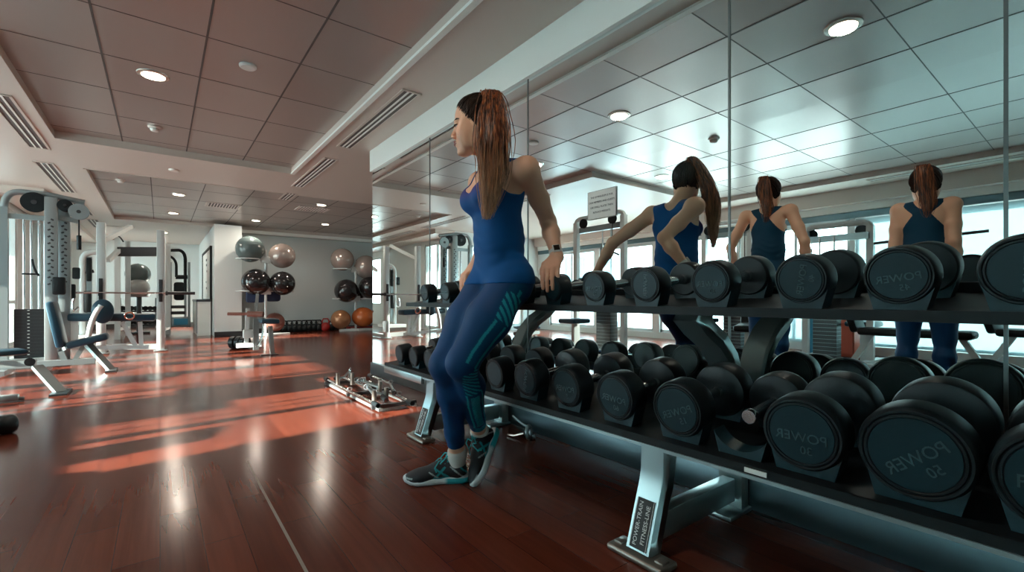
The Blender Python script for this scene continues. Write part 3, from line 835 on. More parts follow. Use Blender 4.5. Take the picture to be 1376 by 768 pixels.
def head_sdf(C, f, s=1.0, tilt=0):
    f = unit(f); u0 = np.array((0, 0, 1.)); f = unit(f + u0 * tilt); l = unit(np.cross(u0, f)); u = np.cross(f, l)
    M = np.stack([f, l, u], 1).astype(np.float32); C = np.array(C)
    def w(a, b, c): return C + (f * a + l * b + u * c) * s
    h = SDF()
    E_ = lambda c, r, k=.012, sub=False: h.ell(w(*c), tuple(x * s for x in r), k * s, M, sub)
    K = lambda a, b, ra, rb, k=.012: h.cone(w(*a), w(*b), ra * s, rb * s, k * s)
    E_((-.014, 0, .032), (.088, .072, .084)); E_((.028, 0, .04), (.054, .060, .062), .02)
    K((.030, 0, -.015), (.044, 0, -.075), .055, .034, .02)
    for q in (-1, 1):
        K((-.008, q * .046, -.035), (.048, q * .016, -.098), .021, .017, .02)
        E_((.044, q * .038, -.032), (.030, .026, .030), .018); E_((.022, q * .052, -.005), (.034, .018, .040), .018)
    E_((.064, 0, -.103), (.017, .018, .014), .014)
    for q in (-1, 1): E_((.020, q * .046, -.050), (.046, .022, .050), .02)
    K((.074, -.028, .014), (.074, .028, .014), .011, .011, .012)
    E_((.062, 0, -.066), (.024, .026, .026), .012)
    for q in (-1, 1): E_((.092, q * .031, -.006), (.016, .015, .009), .008, True)
    K((.077, 0, .008), (.0965, 0, -.030), .0062, .0075, .010)
    E_((.0965, 0, -.0345), (.0085, .0085, .0065), .005)
    for q in (-1, 1): E_((.088, q * .0105, -.038), (.009, .006, .006), .005)
    E_((.083, 0, -.0595), (.0085, .019, .0048), .004); E_((.0815, 0, -.0715), (.0085, .016, .0055), .004)
    E_((.088, 0, -.0655), (.012, .022, .0012), .002, True)
    for q in (-1, 1):
        E_((-.004, q * .068, -.008), (.016, .006, .026), .006)
        K((.0815, q * .020, .0015), (.074, q * .044, -.0005), .0046, .0038, .003)
        K((.081, q * .020, -.0125), (.074, q * .043, -.0115), .0038, .0034, .003)
    return h, w, (f, l, u, M)

def make_person(J, label, group=None, h=.0035, loc=None, hem=.86, legcut=None, fine=True):
    g = lambda k: np.array(J[k], float)
    C0 = g('pelvis').copy(); C0[2] = 0
    root = thing('person', label, 'person', tuple(C0), 0, group)
    F = unit(J['face']); Z = np.array((0, 0, 1.)); F = unit((F[0], F[1], 0)); Lf = np.cross(Z, F)
    MB_ = np.stack([F, Lf, Z], 1).astype(np.float32)
    pel, wst, chs, nck = g('pelvis'), g('waist'), g('chest'), g('neck')
    def o(base, a=0, b=0, c=0): return base + F * a + Lf * b + Z * c
    s = J.get('scale', 1.)
    T = SDF()
    T.ell(pel, (.090 * s, .136 * s, .095 * s), .03, MB_)
    for q in (-1, 1): T.ell(o(pel, -.026, q * .070, -.040), (.066 * s, .072 * s, .086 * s), .035, MB_)
    T.ell(wst, (.098 * s, .126 * s, .15 * s), .05, MB_)
    T.ell(o(pel, .030, 0, .06), (.050, .095, .10), .05, MB_)
    T.ell(chs, (.088 * s, .128 * s, .15 * s), .05, MB_)
    for q in (-1, 1):
        T.ell(o(chs, .075, q * .062, .015), (.052, .058, .055), .03, MB_)
        T.ell(o(chs, -.035, q * .06, .06), (.055, .07, .10), .04, MB_)
    T.ell(o(chs, .085, 0, .02), (.030, .07, .05), .03, MB_)
    sL, sR = g('shoulderL'), g('shoulderR')
    T.ell(o(nck, -.0, 0, -.085), (.070 * s, .125 * s, .075 * s), .04, MB_)
    T.cone(o(nck, -.01, .03, -.04), sL + Z * .0 - (sL - sR) * .08, .042, .046, .03); T.cone(o(nck, -.01, -.03, -.04), sR - (sR - sL) * .08, .042, .046, .03)
    legs = SDF()
    for q, sd in ((1, 'L'), (-1, 'R')):
        hp, kn, an = g('hip' + sd), g('knee' + sd), g('ankle' + sd)
        legs.cone(hp, kn * .5 + hp * .5, .079 * s, .085 * s, .03).cone(kn * .5 + hp * .5, kn, .086 * s, .056 * s, .03)
        kd = unit(kn - (hp + an) / 2) if np.linalg.norm(kn - (hp + an) / 2) > .03 else F
        legs.ell(kn + kd * .006, (.046, .046, .055), .03)
        cm = kn * .68 + an * .32 - kd * .016
        legs.cone(kn, cm, .048 * s, .054 * s, .03).cone(cm, an * .75 + kn * .25, .052 * s, .036 * s, .03).cone(an * .75 + kn * .25, an, .036 * s, .033 * s, .02)
    feet = SDF()
    for sd in 'LR':
        he, to = g('heel' + sd), g('toe' + sd); up = g('shoeup' + sd); an = g('ankle' + sd)
        feet.cone(an, he + (to - he) * .16 + up * .045, .033, .030, .02); feet.cone(he + (to - he) * .25 + up * .05, he + (to - he) * .8 + up * .032, .032, .022, .02)
    arms = SDF()
    for sd in 'LR':
        sh, el, wr = g('shoulder' + sd), g('elbow' + sd), g('wrist' + sd)
        arms.ell(sh, (.050 * s, .050 * s, .050 * s), .03)
        arms.cone(sh, sh * .45 + el * .55, .046 * s, .041 * s, .02).cone(sh * .45 + el * .55, el, .041 * s, .035 * s, .02)
        md = el * .68 + wr * .32
        arms.cone(el, md, .034 * s, .0375 * s, .018).cone(md, wr, .036 * s, .0235 * s, .018)
    hands = SDF()
    for sd in 'LR':
        H = J['hand' + sd]; hands = hands + hand_sdf(J['wrist' + sd], H[0], H[1], H[2], sd)
    hd, hw, hf = head_sdf(J['head'], J['look'], J.get('hs', 1.), J.get('tilt', 0))
    neck = SDF().cone(o(nck, -.005, 0, -.03), hw(-.028, 0, -.045), .054 * s, .047, .03)
    torso_arm = T + arms
    skin_f = lambda P: smin(smin(smin(torso_arm(P), legs(P), .03), feet(P), .02), smin(smin(neck(P), hd(P), .018), hands(P), .012), .02)
    pts = np.array([J[k] for k in J if isinstance(J[k], (list, tuple)) and len(J[k]) == 3 and k not in ('face', 'look', 'shoeupL', 'shoeupR', 'handL', 'handR')])
    lo = pts.min(0) - .17; hi = pts.max(0) + .17; lo[2] = -.02
    nb = np.array(J['head'])
    def skin_t(v):
        c = np.tile(arr(.80, .44, .29), (len(v), 1))
        hc = np.array(J['head']); loc_ = (v - hc) @ np.stack(hf[:3], 1)
        chk = np.exp(-((loc_[:, 0] - .055) ** 2 + (np.abs(loc_[:, 1]) - .04) ** 2 + (loc_[:, 2] + .03) ** 2) / .0007)
        c += chk[:, None] * arr(.06, -.03, -.02)
        for sd in 'LR':       # nails and warmer knuckles
            kx = np.array(J['hand' + sd][0]); dd = np.exp(-((v - kx) ** 2).sum(1) / .004)
            c += dd[:, None] * arr(.05, -.012, -.01)
        return np.clip(c, .01, 1)
    sdf_object('body', skin_f, lo, hi, h, 'skin', root, C0, skin_t)
    # ---- tank top
    cz = chs[2]
    def tank(P):
        d = smin(T(P), legs(P), .03)
        q = (P - arr(*nck)) @ MB_; a, b, z = q[:, 0], np.abs(q[:, 1]), q[:, 2]
        zz = P[:, 2]
        wr_ = .0016 * np.sin(zz * 130 + 9 * q[:, 1] + 3 * np.sin(q[:, 1] * 25)) * np.exp(-((zz - wst[2] + .03) / .09) ** 2)
        flare = .004 + .003 * np.clip((wst[2] - .03 - zz) / .12, 0, 1)
        d = d - flare - wr_
        front = 1 / (1 + np.exp(-(a - .0) / .012))
        zs = -.155 if 'racer' not in J else -.22; arm_f = .136 - np.clip(z - zs, 0, 1) * .50; arm_b = np.maximum(.136 - np.clip(z - zs, 0, 1) * .70, J.get('racer', .098)) + np.clip(z + .10, 0, 1) * (.35 if 'racer' not in J else .95)
        arm_l = arm_f * front + arm_b * (1 - front)
        arm_l = np.where(z < zs, 9, arm_l)
        neck_f = np.sqrt(np.clip((z + .138) / .03, 0, 1)) * (.052 + .1 * np.clip(z + .138, 0, .14)); neck_b = np.sqrt(np.clip((z + .055) / .06, 0, 1)) * .055
        nk = neck_f * front + neck_b * (1 - front)
        m = np.maximum(b - arm_l, np.where(nk > 0, nk - b, -1))
        m = np.maximum(m, (hem - zz)); m = np.maximum(m, z - .03)
        return smax(d, m, .003)
    def tank_t(v):
        q = (v - nck) @ MB_; a, z = q[:, 0], q[:, 2]
        c = np.tile(arr(.0, .082, .27), (len(v), 1)) if 'tankcol' not in J else np.tile(arr(*J['tankcol']), (len(v), 1))
        if 'tankcol' not in J:
            k = np.exp(-((z + .125) / .035) ** 2) * (a > .02); c += k[:, None] * arr(.05, -.035, -.06)
        return np.clip(c, 0, 1)
    tl = np.minimum(pel, chs) - .2; th = np.maximum(pel, chs) + .2; tl[2] = hem - .02; th[2] = nck[2] + .06
    sdf_object('tank_top', tank, tl, th, h * 1.15, 'tanktop', root, C0, tank_t)
    # ---- leggings
    TL = T + legs
    lc = legcut or {}
    kd = {sd: (g('knee' + sd), g('ankle' + sd)) for sd in 'LR'}
    def legg(P):
        d = smin(T(P), legs(P), .03) - .0035
        m = P[:, 2] - (pel[2] + .05)
        for sd in 'LR':
            kn, an = kd[sd]; ax = unit(an - kn).astype(np.float32); L_ = float(np.linalg.norm(an - kn))
            pa = P - arr(*kn); t = pa @ ax; rad = np.sqrt(np.maximum((pa ** 2).sum(1) - t * t, 0))
            near = rad < .085
            m = np.maximum(m, np.where(near & (t > L_ * .5), t - L_ * .90, -1))
        m = np.maximum(m, .10 - P[:, 2])
        return smax(d, m, .002)
    def legg_t(v):
        c = np.tile(arr(.0, .048, .15), (len(v), 1))
        if not J.get('stripe'): return c
        hp, kn, an = g('hipL'), g('kneeL'), g('ankleL'); out = unit(J['stripe'])
        for (A_, B_, seg) in ((hp, kn, 0), (kn, an, 1)):
            if seg: out = unit((-.22, -.97, 0))
            ax = unit(B_ - A_); L_ = np.linalg.norm(B_ - A_); pa = v - A_; t = pa @ ax
            rd = pa - t[:, None] * ax; oo = unit(out - ax * (out @ ax)); tt = np.cross(ax, oo)
            x_ = rd @ oo; y_ = rd @ tt
            dl = np.linalg.norm(rd, axis=1)
            on = (x_ > 0) & (dl < .12)
            tn = t / L_
            if seg == 0:
                w_ = .044 - .012 * tn
                edge = (np.abs(np.abs(y_) - w_ * .72) < .006) & (tn > .52) & (tn < 1.0)
                barz = (np.abs(y_) < w_) & (((tn > .13) & (tn < .20)) & (np.abs(y_ + .01) < .009) | (((tn + y_ * 1.5) * 14 % 1) < .55) & (tn > .2) & (tn < .5))
                halo = (np.abs(y_) < w_ * 1.05) & (tn > .05) & (tn < 1.0)
            else:
                w_ = .034 - .007 * tn
                barz = (np.abs(y_) < w_) & (((tn + y_ * 2) * 22 % 1) < .45) & (tn > .0) & (tn < .30)
                barz |= (np.abs(y_ - .002) < .020 - .005 * tn) & (tn > .33) & (tn < .80) & ((tn * 60 % 1) < .8)
                barz |= (np.abs(y_) < w_) & (tn > .83) & (tn < .90) & (((tn + y_) * 40 % 1) < .5)
                edge = (np.abs(np.abs(y_) - w_) < .003) & (tn > .30) & (tn < .82)
                halo = (np.abs(y_) < w_ * 1.1) & (tn > 0) & (tn < .92)
            inr = on & (tn > -.02) & (tn < 1.02)
            c[inr & halo] = arr(.0, .062, .15)
            c[inr & (barz | edge)] = arr(.015, .34, .42)
        return c
    ll = np.minimum.reduce([g(k) for k in ('hipL', 'hipR', 'kneeL', 'kneeR', 'ankleL', 'ankleR')]) - .16; lh = np.maximum.reduce([g(k) for k in ('hipL', 'hipR', 'kneeL', 'kneeR', 'ankleL', 'ankleR')]) + .16
    ll[2] = .08; lh[2] = pel[2] + .07
    sdf_object('leggings', legg, ll, lh, h, 'leggings', root, C0, legg_t)
    # ---- socks and shoes
    for sd in 'LR':
        he, to, up, an, kn = g('heel' + sd), g('toe' + sd), unit(g('shoeup' + sd)), g('ankle' + sd), g('knee' + sd)
        X = unit(to - he); up = unit(up - X * (up @ X)); Y = np.cross(up, X); MS = np.stack([X, Y, up], 1)
        ax = unit(kn - an)
        sk = SDF().cone(an + ax * .012, an, .0345, .036, .01).cone(an, he + X * .05 + up * .055, .037, .036, .02)
        def sockf(P, an=an, ax=ax): return smax(sk(P) - .002, (P - arr(*an)) @ ax.astype(np.float32) - .022, .003)
        b_ = np.array([an, he]); sdf_object('sock', sockf, b_.min(0) - .08, b_.max(0) + .08, .004, 'sock', root, C0)
        U = SDF()
        wl = lambda x, y, z, he=he, X=X, Y=Y, up=up: he + X * x + Y * y + up * z
        sg = 1 if sd == 'L' else -1
        U.cone(wl(.040, 0, .045), wl(.048, 0, .078), .036, .034, .02).cone(wl(.05, 0, .05), wl(.13, 0, .048), .040, .036, .02)
        U.cone(wl(.13, 0, .05), wl(.20, sg * -.004, .035), .036, .030, .02).ell(wl(.208, sg * -.006, .030), (.062, .044, .030), .02, MS.astype(np.float32))
        U.cone(wl(.085, 0, .085), wl(.10, 0, .088), .020, .016, .02)
        top = SDF().cone(wl(.045, 0, .135), wl(.050, 0, .088), .034, .030, .02)
        def upf(P, U=U, top=top, he=he, MS=MS):
            q = (P - arr(*he)) @ MS.astype(np.float32)
            d = smax(U(P), -top(P), .006); return smax(d, .016 - q[:, 2], .003)
        def upt(v, he=he, MS=MS):
            q = (v - he) @ MS; x, y, z = q[:, 0], np.abs(q[:, 1]), q[:, 2]
            c = np.tile(arr(.006, .012, .018), (len(v), 1)); teal = arr(.01, .32, .36); sil = arr(.35, .40, .40)
            side = y > .018
            for (x0, z0, x1, z1, wd, cc) in ((.02, .03, .075, .075, .003, sil), (.075, .026, .14, .07, .0045, teal), (.15, .024, .10, .072, .0045, teal), (.115, .024, .165, .055, .003, sil), (.045, .085, .005, .045, .003, teal), (.14, .028, .09, .03, .004, teal)):
                dx, dz = x1 - x0, z1 - z0; L2 = dx * dx + dz * dz; t = np.clip(((x - x0) * dx + (z - z0) * dz) / L2, 0, 1)
                dd = np.hypot(x - x0 - t * dx, z - z0 - t * dz); c[side & (dd < wd)] = cc
            c[(z > .092) & (x < .09)] = teal
            c[(x > .235) & (np.abs(z - .035) < .003)] = sil
            return c
        bb = np.array([wl(x, y, z) for x in (-.01, .29) for y in (-.06, .06) for z in (0, .14)])
        sh = sdf_object('shoe', upf, bb.min(0), bb.max(0), .0035, 'shoeupper', root, C0, upt)
        # sole: outline lofted in the shoe frame
        out = [(-.012, .0), (-.004, .024), (.02, .036), (.07, .036), (.12, .034), (.17, .043), (.215, .046), (.25, .036), (.272, .016), (.276, 0)]
        out = out + [(x, -y) for x, y in out[-2:0:-1]]
        sl = B(); rings = []
        for zz, gr in ((0.0, -.004), (.004, .0), (.013, .003), (.022, .001), (.027, -.004)):
            ring = []
            for x, y in out:
                k = 1 + gr / .04; hz = zz * (1.25 if x < .12 else 1.0) + (max(0, x - .2) ** 2) * 2.2
                ring.append(sl.bm.verts.new(V(wl(.13 + (x - .13) * (1 + gr / .14), y * k, hz - .0)) - V(C0)))
            rings.append(ring)
        sl.skin(rings)
        bmesh.ops.subdivide_edges(sl.bm, edges=list(sl.bm.edges), cuts=2, use_grid_fill=True)
        so_ = sl.put('sole', 'sole', sh, ang=60)
        at_ = so_.data.attributes.new('tint', 'FLOAT_COLOR', 'POINT')
        cc = []
        for v_ in so_.data.vertices:
            q = (np.array(v_.co) + C0 - he) @ MS
            teal = q[0] < .10 and q[2] < .026
            col = (.02, .36, .42, 1) if teal else ((.05, .06, .06, 1) if q[2] < .002 else (.62, .66, .66, 1))
            cc += col
        at_.data.foreach_set('color', cc)
        # laces
        if fine:
            lb = B(); W_ = lambda x, y, z: V(wl(x, y, z)) - V(C0)
            def top_z(x): return .094 - max(0, x - .10) * .34
            for k in range(6):
                x0 = .098 + .016 * k; z0 = top_z(x0) - .004; z1 = top_z(x0 + .014) - .004
                for q in (-1, 1):
                    lb.tube([W_(x0, q * .022, z0 - .006), W_(x0 + .004, q * .008, z0 + .0035), W_(x0 + .012, -q * .012, z1 + .003), W_(x0 + .014, -q * .022, z1 - .006)], .0026, 6)
            for q in (-1, 1):
                lb.tube([W_(.098, 0, .098), W_(.088, q * .022, .118), W_(.10, q * .042, .112), W_(.118, q * .040, .092), W_(.112, q * .018, .092), W_(.100, 0, .098)], .0030, 6)
                lb.tube([W_(.100, 0, .098), W_(.125, q * .02, .096), W_(.142, q * .038, .075), W_(.135, q * .046, .058)], .0026, 6)
            lb.sph(W_(.10, 0, .099), .006, 8, 6)
            lb.put('laces', 'lace', sh)
    # ---- face details
    f_, l_, u_, Mh = hf; hs = J.get('hs', 1.)
    if fine:
        for q in (-1, 1):
            e = B(); e.sph(V(hw(.0675, q * .031, -.0058)) - V(C0), .0125 * hs, 16, 12); ey = e.put('eye', 'eye', root)
            e = B(); e.lathe([(.0058, -.003), (.0056, .0), (.0045, .0012), (.001, .0018)], V(hw(.0675 + .0120, q * .0300, -.006)) - V(C0), tuple(f_), 14); e.put('iris', 'iris', ey)
            e = B(); e.tube([V(hw(.084, q * .014, .016)) - V(C0), V(hw(.082, q * .028, .0205)) - V(C0), V(hw(.073, q * .046, .0205)) - V(C0), V(hw(.062, q * .055, .0165)) - V(C0)], [.0022, .0030, .0028, .0014], 6); e.put('eyebrow', 'brow', root)
            e = B(); e.tube([V(hw(.0855, q * .019, -.0015)) - V(C0), V(hw(.0850, q * .032, .0005)) - V(C0), V(hw(.0765, q * .046, -.003)) - V(C0), V(hw(.070, q * .050, -.004)) - V(C0)], [.0014, .0026, .0024, .0012], 5); e.put('eyelash', 'brow', root)
        e = B(); e.tube([V(hw(.082, -.019, -.0625)) - V(C0), V(hw(.0895, -.007, -.0595)) - V(C0), V(hw(.0895, .007, -.0595)) - V(C0), V(hw(.082, .019, -.0625)) - V(C0)], [.0014, .0042, .0042, .0014], 8)
        e.tube([V(hw(.081, -.017, -.0675)) - V(C0), V(hw(.088, -.006, -.0715)) - V(C0), V(hw(.088, .006, -.0715)) - V(C0), V(hw(.081, .017, -.0675)) - V(C0)], [.0014, .0050, .0050, .0014], 8)
        e.put('lips', 'lips', root)
    # ---- hair on the scalp
    def scalp(P):
        q = ((P - arr(*J['head'])) @ Mh) / hs
        d = hd(P)
        x, y, z = q[:, 0], np.abs(q[:, 1]), q[:, 2]
        wv = .0022 * np.sin(np.arctan2(q[:, 1], q[:, 2] - .03) * 26 + x * 30)
        d = d - .005 - wv * .4
        m = -((x - .054) * -.80 + (z - .072) * .60) - y * .10
        m = np.maximum(m, -(z + .075 + x * .3))
        return smax(d, m, .008)
    hc = np.array(J['head']); sdf_object('hair', scalp, hc - .15, hc + .15, .0035, 'scalpbase', root, C0)
    if True:      # combed strands drawn back to the ponytail
        hb = B(); rs = random.Random(5); A_ = np.array(J['pony'][0]); loc0 = ((A_ - hc) @ Mh) / hs
        ce = np.array((-.014, 0, .032)); er = np.array((.0965, .0805, .0925))
        nst = 520 if fine else 150
        for k in range(nst):
            q = k / nst * 2 - 1; q += rs.uniform(-.01, .01)
            a = abs(q); sg = 1 if q > 0 else -1
            # hairline from the forehead (a=0) past the temple to the nape (a=1)
            if a < .45: t = a / .45; st = np.array((.076 - .050 * t ** 1.6, sg * .074 * math.sin(t * 1.45), .092 - .075 * t ** 1.4))
            else: t = (a - .45) / .55; st = np.array((.026 - .100 * t ** .9, sg * .074 * math.cos(t * 1.45), .017 - .085 * t ** .8))
            st = st + np.array([rs.uniform(-.006, .006) for _ in range(3)])
            ext_ = rs.random() ** 2 * .016; st = st + unit(st - loc0) * ext_
            d0 = unit((st - ce) / er); d1 = unit((loc0 - ce) / er); pts = []
            om = math.acos(max(-.999, min(.999, float(d0 @ d1)))); lift = rs.uniform(-.0015, .0025) + (.004 if rs.random() < .06 else 0); wob = rs.uniform(-.05, .05)
            for j in range(11):
                t = j / 10; dd = (math.sin((1 - t) * om) * d0 + math.sin(t * om) * d1) / math.sin(om)
                dd = unit(dd + np.array((0, wob * math.sin(t * PI), wob * .6 * math.sin(t * PI))))
                r_ = 1 + (lift + .003 * math.sin(t * PI)) / .09
                p_ = ce + dd * er * r_; pts.append(V(hw(*p_)) - V(C0))
            hb.tube(pts, [.0004, .0018] + [.0026] * 8 + [.002], 4)
        hb.put('combed_hair', 'scalp', root, ang=80)
    # ---- ponytail
    P_ = [np.array(p) for p in J['pony']]; wd = J['ponyw']
    rnd = random.Random(3)
    def cat(t):
        n = len(P_) - 1; i = min(int(t * n), n - 1); u = t * n - i
        p = [P_[max(i - 1, 0)], P_[i], P_[i + 1], P_[min(i + 2, n)]]
        return .5 * ((2 * p[1]) + (-p[0] + p[2]) * u + (2 * p[0] - 5 * p[1] + 4 * p[2] - p[3]) * u * u + (-p[0] + 3 * p[1] - 3 * p[2] + p[3]) * u ** 3)
    def wcat(t):
        n = len(wd) - 1; i = min(int(t * n), n - 1); u = t * n - i; return wd[i] * (1 - u) + wd[i + 1] * u
    side = unit(J['ponyside']); dep = unit(np.cross(side, (0, 0, 1)))
    pb = B(); core = [cat(k / 24 * .9) for k in range(25)]
    ring = []
    for k, c_ in enumerate(core):
        w_ = wcat(k / 24 * .9) * .72
        ring.append([pb.bm.verts.new(V(c_ - C0 + side * w_ * math.cos(2 * PI * i / 16) * (1 + .08 * math.sin(i * 5)) + dep * w_ * .55 * math.sin(2 * PI * i / 16))) for i in range(16)])
    pb.skin(ring)
    for k in range(J.get('strands', 170)):
        a = rnd.random() * 2 * PI; r = math.sqrt(rnd.random()) * 1.0; end = .80 + .2 * rnd.random() ** .6; ph = rnd.random() * 6; fr = 2 + rnd.random() * 3; am = .0035 + .004 * rnd.random()
        flyw = 1.0 + (.55 * rnd.random() if rnd.random() < .16 else 0)
        pts = []
        for j in range(18):
            t = end * j / 17; w_ = wcat(t) * flyw
            pts.append(V(cat(t) - C0 + side * (w_ * r * math.cos(a) + am * math.sin(ph + fr * t * 5) * t) + dep * (w_ * .6 * r * math.sin(a) + am * math.cos(ph * 2 + fr * t * 4) * t)))
        rr = .0026 if r < .8 else .0018
        pb.tube(pts, [rr * (1 - .75 * max(0, (j / 17 - .6) / .4)) for j in range(18)], 5)
    pt = pb.put('ponytail', 'pony', root, ang=70)
    e = B(); c_ = cat(.04) - C0; t_ = cat(.08) - cat(.0); e.torus(c_, tuple(t_), wd[0] * .9 + .004, .005, 16, 8); e.put('hair_tie', 'iris', pt)
    return root

XD = np.array
woman = dict(
    face=(-1, .12, 0), pelvis=(1.165, 1.60, .90), waist=(1.15, 1.60, 1.045), chest=(1.135, 1.605, 1.205), neck=(1.125, 1.61, 1.375),
    shoulderL=(1.185, 1.452, 1.325), elbowL=(1.37, 1.53, 1.14), wristL=(1.325, 1.425, .975),
    shoulderR=(1.16, 1.765, 1.325), elbowR=(1.335, 1.93, 1.15), wristR=(1.325, 2.075, .968),
    hipL=(1.165, 1.518, .885), kneeL=(.935, 1.545, .550), ankleL=(1.160, 1.765, .195),
    hipR=(1.155, 1.682, .885), kneeR=(.925, 1.665, .530), ankleR=(1.035, 1.752, .125),
    heelR=(1.078, 1.735, .0), toeR=(.838, 1.870, .0), shoeupR=(0, 0, 1),
    heelL=(1.255, 1.755, .175), toeL=(1.092, 1.662, .0), shoeupL=(-.64, .32, .46),
    head=(1.035, 1.603, 1.507), look=(-.795, .607, 0), tilt=-.05,
    handL=((1.256, 1.388, .925), (.5, -.87, 0), ((-.22, -.10, -.95), (.02, -.02, -1), (.08, 0, -1))),
    handR=((1.256, 2.058, .918), (.1, 1, 0), ((-.22, .05, -.95), (.02, .0, -1), (.08, 0, -1))),
    stripe=(.06, -.98, .0),
    pony=[(1.080, 1.572, 1.600), (1.070, 1.552, 1.645), (1.055, 1.515, 1.59), (1.034, 1.480, 1.50), (1.018, 1.452, 1.38), (1.008, 1.445, 1.26), (.990, 1.455, 1.10)],
    ponyw=[.014, .030, .046, .060, .066, .054, .014], ponyside=(.795, -.607, 0), strands=430)
person = make_person(woman, 'woman in blue tank top and teal-striped leggings leaning on the dumbbell rack', h=.0034)
# watch on the near wrist
C0 = V((1.165, 1.60, 0))
wr = V(woman['wristL']); ax = (V(woman['elbowL']) - wr).normalized(); wc = wr + ax * .022
b = B(); u, v, a = frame_of(ax)
b.skin([b.ring(wc - C0 + a * k, u, v, r, 28) for k, r in ((-.010, .0268), (-.009, .0285), (.009, .0292), (.010, .0275))])
wb = b.put('watch_band', 'watchband', person)
nd = V((-.55, -.80, .1)); nd = (nd - ax * nd.dot(ax)).normalized(); sd_ = ax.cross(nd)
M3 = Matrix((sd_, ax, nd)).transposed()
b = B(); b.box(wc - C0 + nd * .031, (.034, .036, .009), M3, .004, 3); b.put('watch_case', 'watchband', wb)
b = B(); b.box(wc - C0 + nd * .0362, (.025, .027, .002), M3, .0008); b.put('watch_screen', 'iris', wb)

def standing(x, y, s, spread=.12):  # added figures out of view, in place of further reflections of the woman
    k = s
    J = dict(face=(-1, 0, 0), scale=1.0 * min(s, 1.06), hs=s, pelvis=(x, y, .93 * k), waist=(x, y, 1.08 * k), chest=(x, y, 1.24 * k), neck=(x + .0, y, 1.40 * k),
             head=(x - .02, y, 1.515 * k), look=(-1, .15, 0), stripe=None, racer=.045, tankcol=(.004, .048, .095),  # her blue tank, darkened in the colour to pass for a mirror image
             pony=[(x + .055, y, 1.60 * k), (x + .085, y, 1.635 * k), (x + .10, y - .01, 1.58 * k), (x + .095, y - .02, 1.48 * k), (x + .09, y - .03, 1.38 * k), (x + .10, y - .03, 1.28 * k)],
             ponyw=[.022, .036, .048, .055, .050, .015], ponyside=(0, 1, 0), strands=110)
    for q, sd in ((-1, 'L'), (1, 'R')):
        J['shoulder' + sd] = (x + .01, y + q * (.135 + spread * .25) * k, 1.36 * k); J['elbow' + sd] = (x + .05, y + q * (.15 + spread) * k, 1.12 * k); J['wrist' + sd] = (x - .02, y + q * (.15 + spread * .9) * k, .90 * k)
        J['hand' + sd] = ((x - .05, y + q * (.15 + spread * .85) * k, .825 * k), (.8, q * .1, -.2), ((-.2, 0, -1), (-.35, 0, -.9), (-.4, 0, -.8)))
        J['hip' + sd] = (x, y + q * .085, .90 * k); J['knee' + sd] = (x - .02, y + q * .10, .49 * k); J['ankle' + sd] = (x + .01, y + q * .11, .11)
        J['heel' + sd] = (x + .055, y + q * .11, 0); J['toe' + sd] = (x - .215, y + q * .13, 0); J['shoeup' + sd] = (0, 0, 1)
    return J
make_person(standing(-.60, 1.84, 1.13, .12), 'added woman in darkened tank top, out of view, seen from behind as the middle mirror reflection', h=.006, hem=.93, fine=False)
make_person(standing(-.75, .832, 1.065, .0), 'added woman in darkened tank top with high ponytail, out of view, seen as the rightmost mirror reflection', h=.006, hem=.92, fine=False)
# ---------------------------------------------------------------- gym equipment
class Kit:
    """a thing whose parts are given in room coordinates"""
    def __init__(s, name, label, cat, o, group=None, rz=0):
        s.o = V((o[0], o[1], o[2] if len(o) > 2 else 0)); s.root = thing(name, label, cat, s.o, 0, group)
    def __call__(s, b, name, m, parent=None):
        bmesh.ops.translate(b.bm, vec=-s.o, verts=b.bm.verts); return b.put(name, m, parent or s.root)
def arc(p0, p1, p2, n=8):
    p0, p1, p2 = V(p0), V(p1), V(p2)
    return [p0 * (1 - t) ** 2 + p1 * 2 * t * (1 - t) + p2 * t * t for t in [i / n for i in range(n + 1)]]
def pulley(k, c, ax, r=.055, m='greymetal', w=.025):
    a = V(ax).normalized()
    b = B().lathe([(r * .3, -w / 2), (r, -w / 2), (r * .82, 0), (r, w / 2), (r * .3, w / 2)], c, ax, 24)
    p = k(b, 'pulley', m); b = B().cyl(V(c) - a * w * .8, V(c) + a * w * .8, r * .22, n=12); k(b, 'axle', 'darkmetal', p)

# --- tall cable tower at the left edge
ya = 8.05
kx = lambda px: at(px, 401, ya).x
K = Kit('cable_tower', 'tall grey double cable tower with weight stack at the far left by the window', 'cable machine', (-1.15, 8.25))
for px, yy, nm in ((69, ya, 'front_post'), (87, ya + .25, 'rear_post')):
    x = at(px, 401, yy).x
    b = B(); b.box((x, yy, 1.03), (.115, .09, 2.06), bev=.006); fp = K(b, nm, 'greymetal')
    b = B()
    for i in range(20):
        z = .98 + i * .042
        b.box((x + (.014 if i % 2 else -.014), yy - .046, z), (.030, .004, .020), Matrix.Rotation(.5 if i % 2 else -.5, 3, 'Y'), .004)
    K(b, 'adjustment_holes', 'darkmetal', fp)
xl_, xr_ = kx(4), kx(113)
b = B(); b.box((kx(4), ya + .05, .95), (.07, .08, 1.9)); K(b, 'outer_post', 'greymetal')
b = B(); b.tube([(xl_, ya + .05, 1.86), *arc((xl_, ya + .05, 1.9), (xl_, ya + .05, 2.09), (xl_ + .14, ya + .05, 2.10)), (kx(60), ya + .05, 2.10), (xr_, ya + .05, 2.04)], .036, 10); K(b, 'top_beam', 'greymetal')
b = B(); b.bar((xl_, ya + .08, 1.80), (kx(64), ya + .08, 1.80), .06, .06); K(b, 'cross_beam', 'greymetal')
b = B(); b.bar((kx(75), ya + .1, 1.83), (kx(104), ya + .1, 1.80), .05, .06); K(b, 'pulley_arm', 'greymetal')
pulley(K, (kx(46), ya, 1.98), (0, 1, 0), .12, 'black', .05)
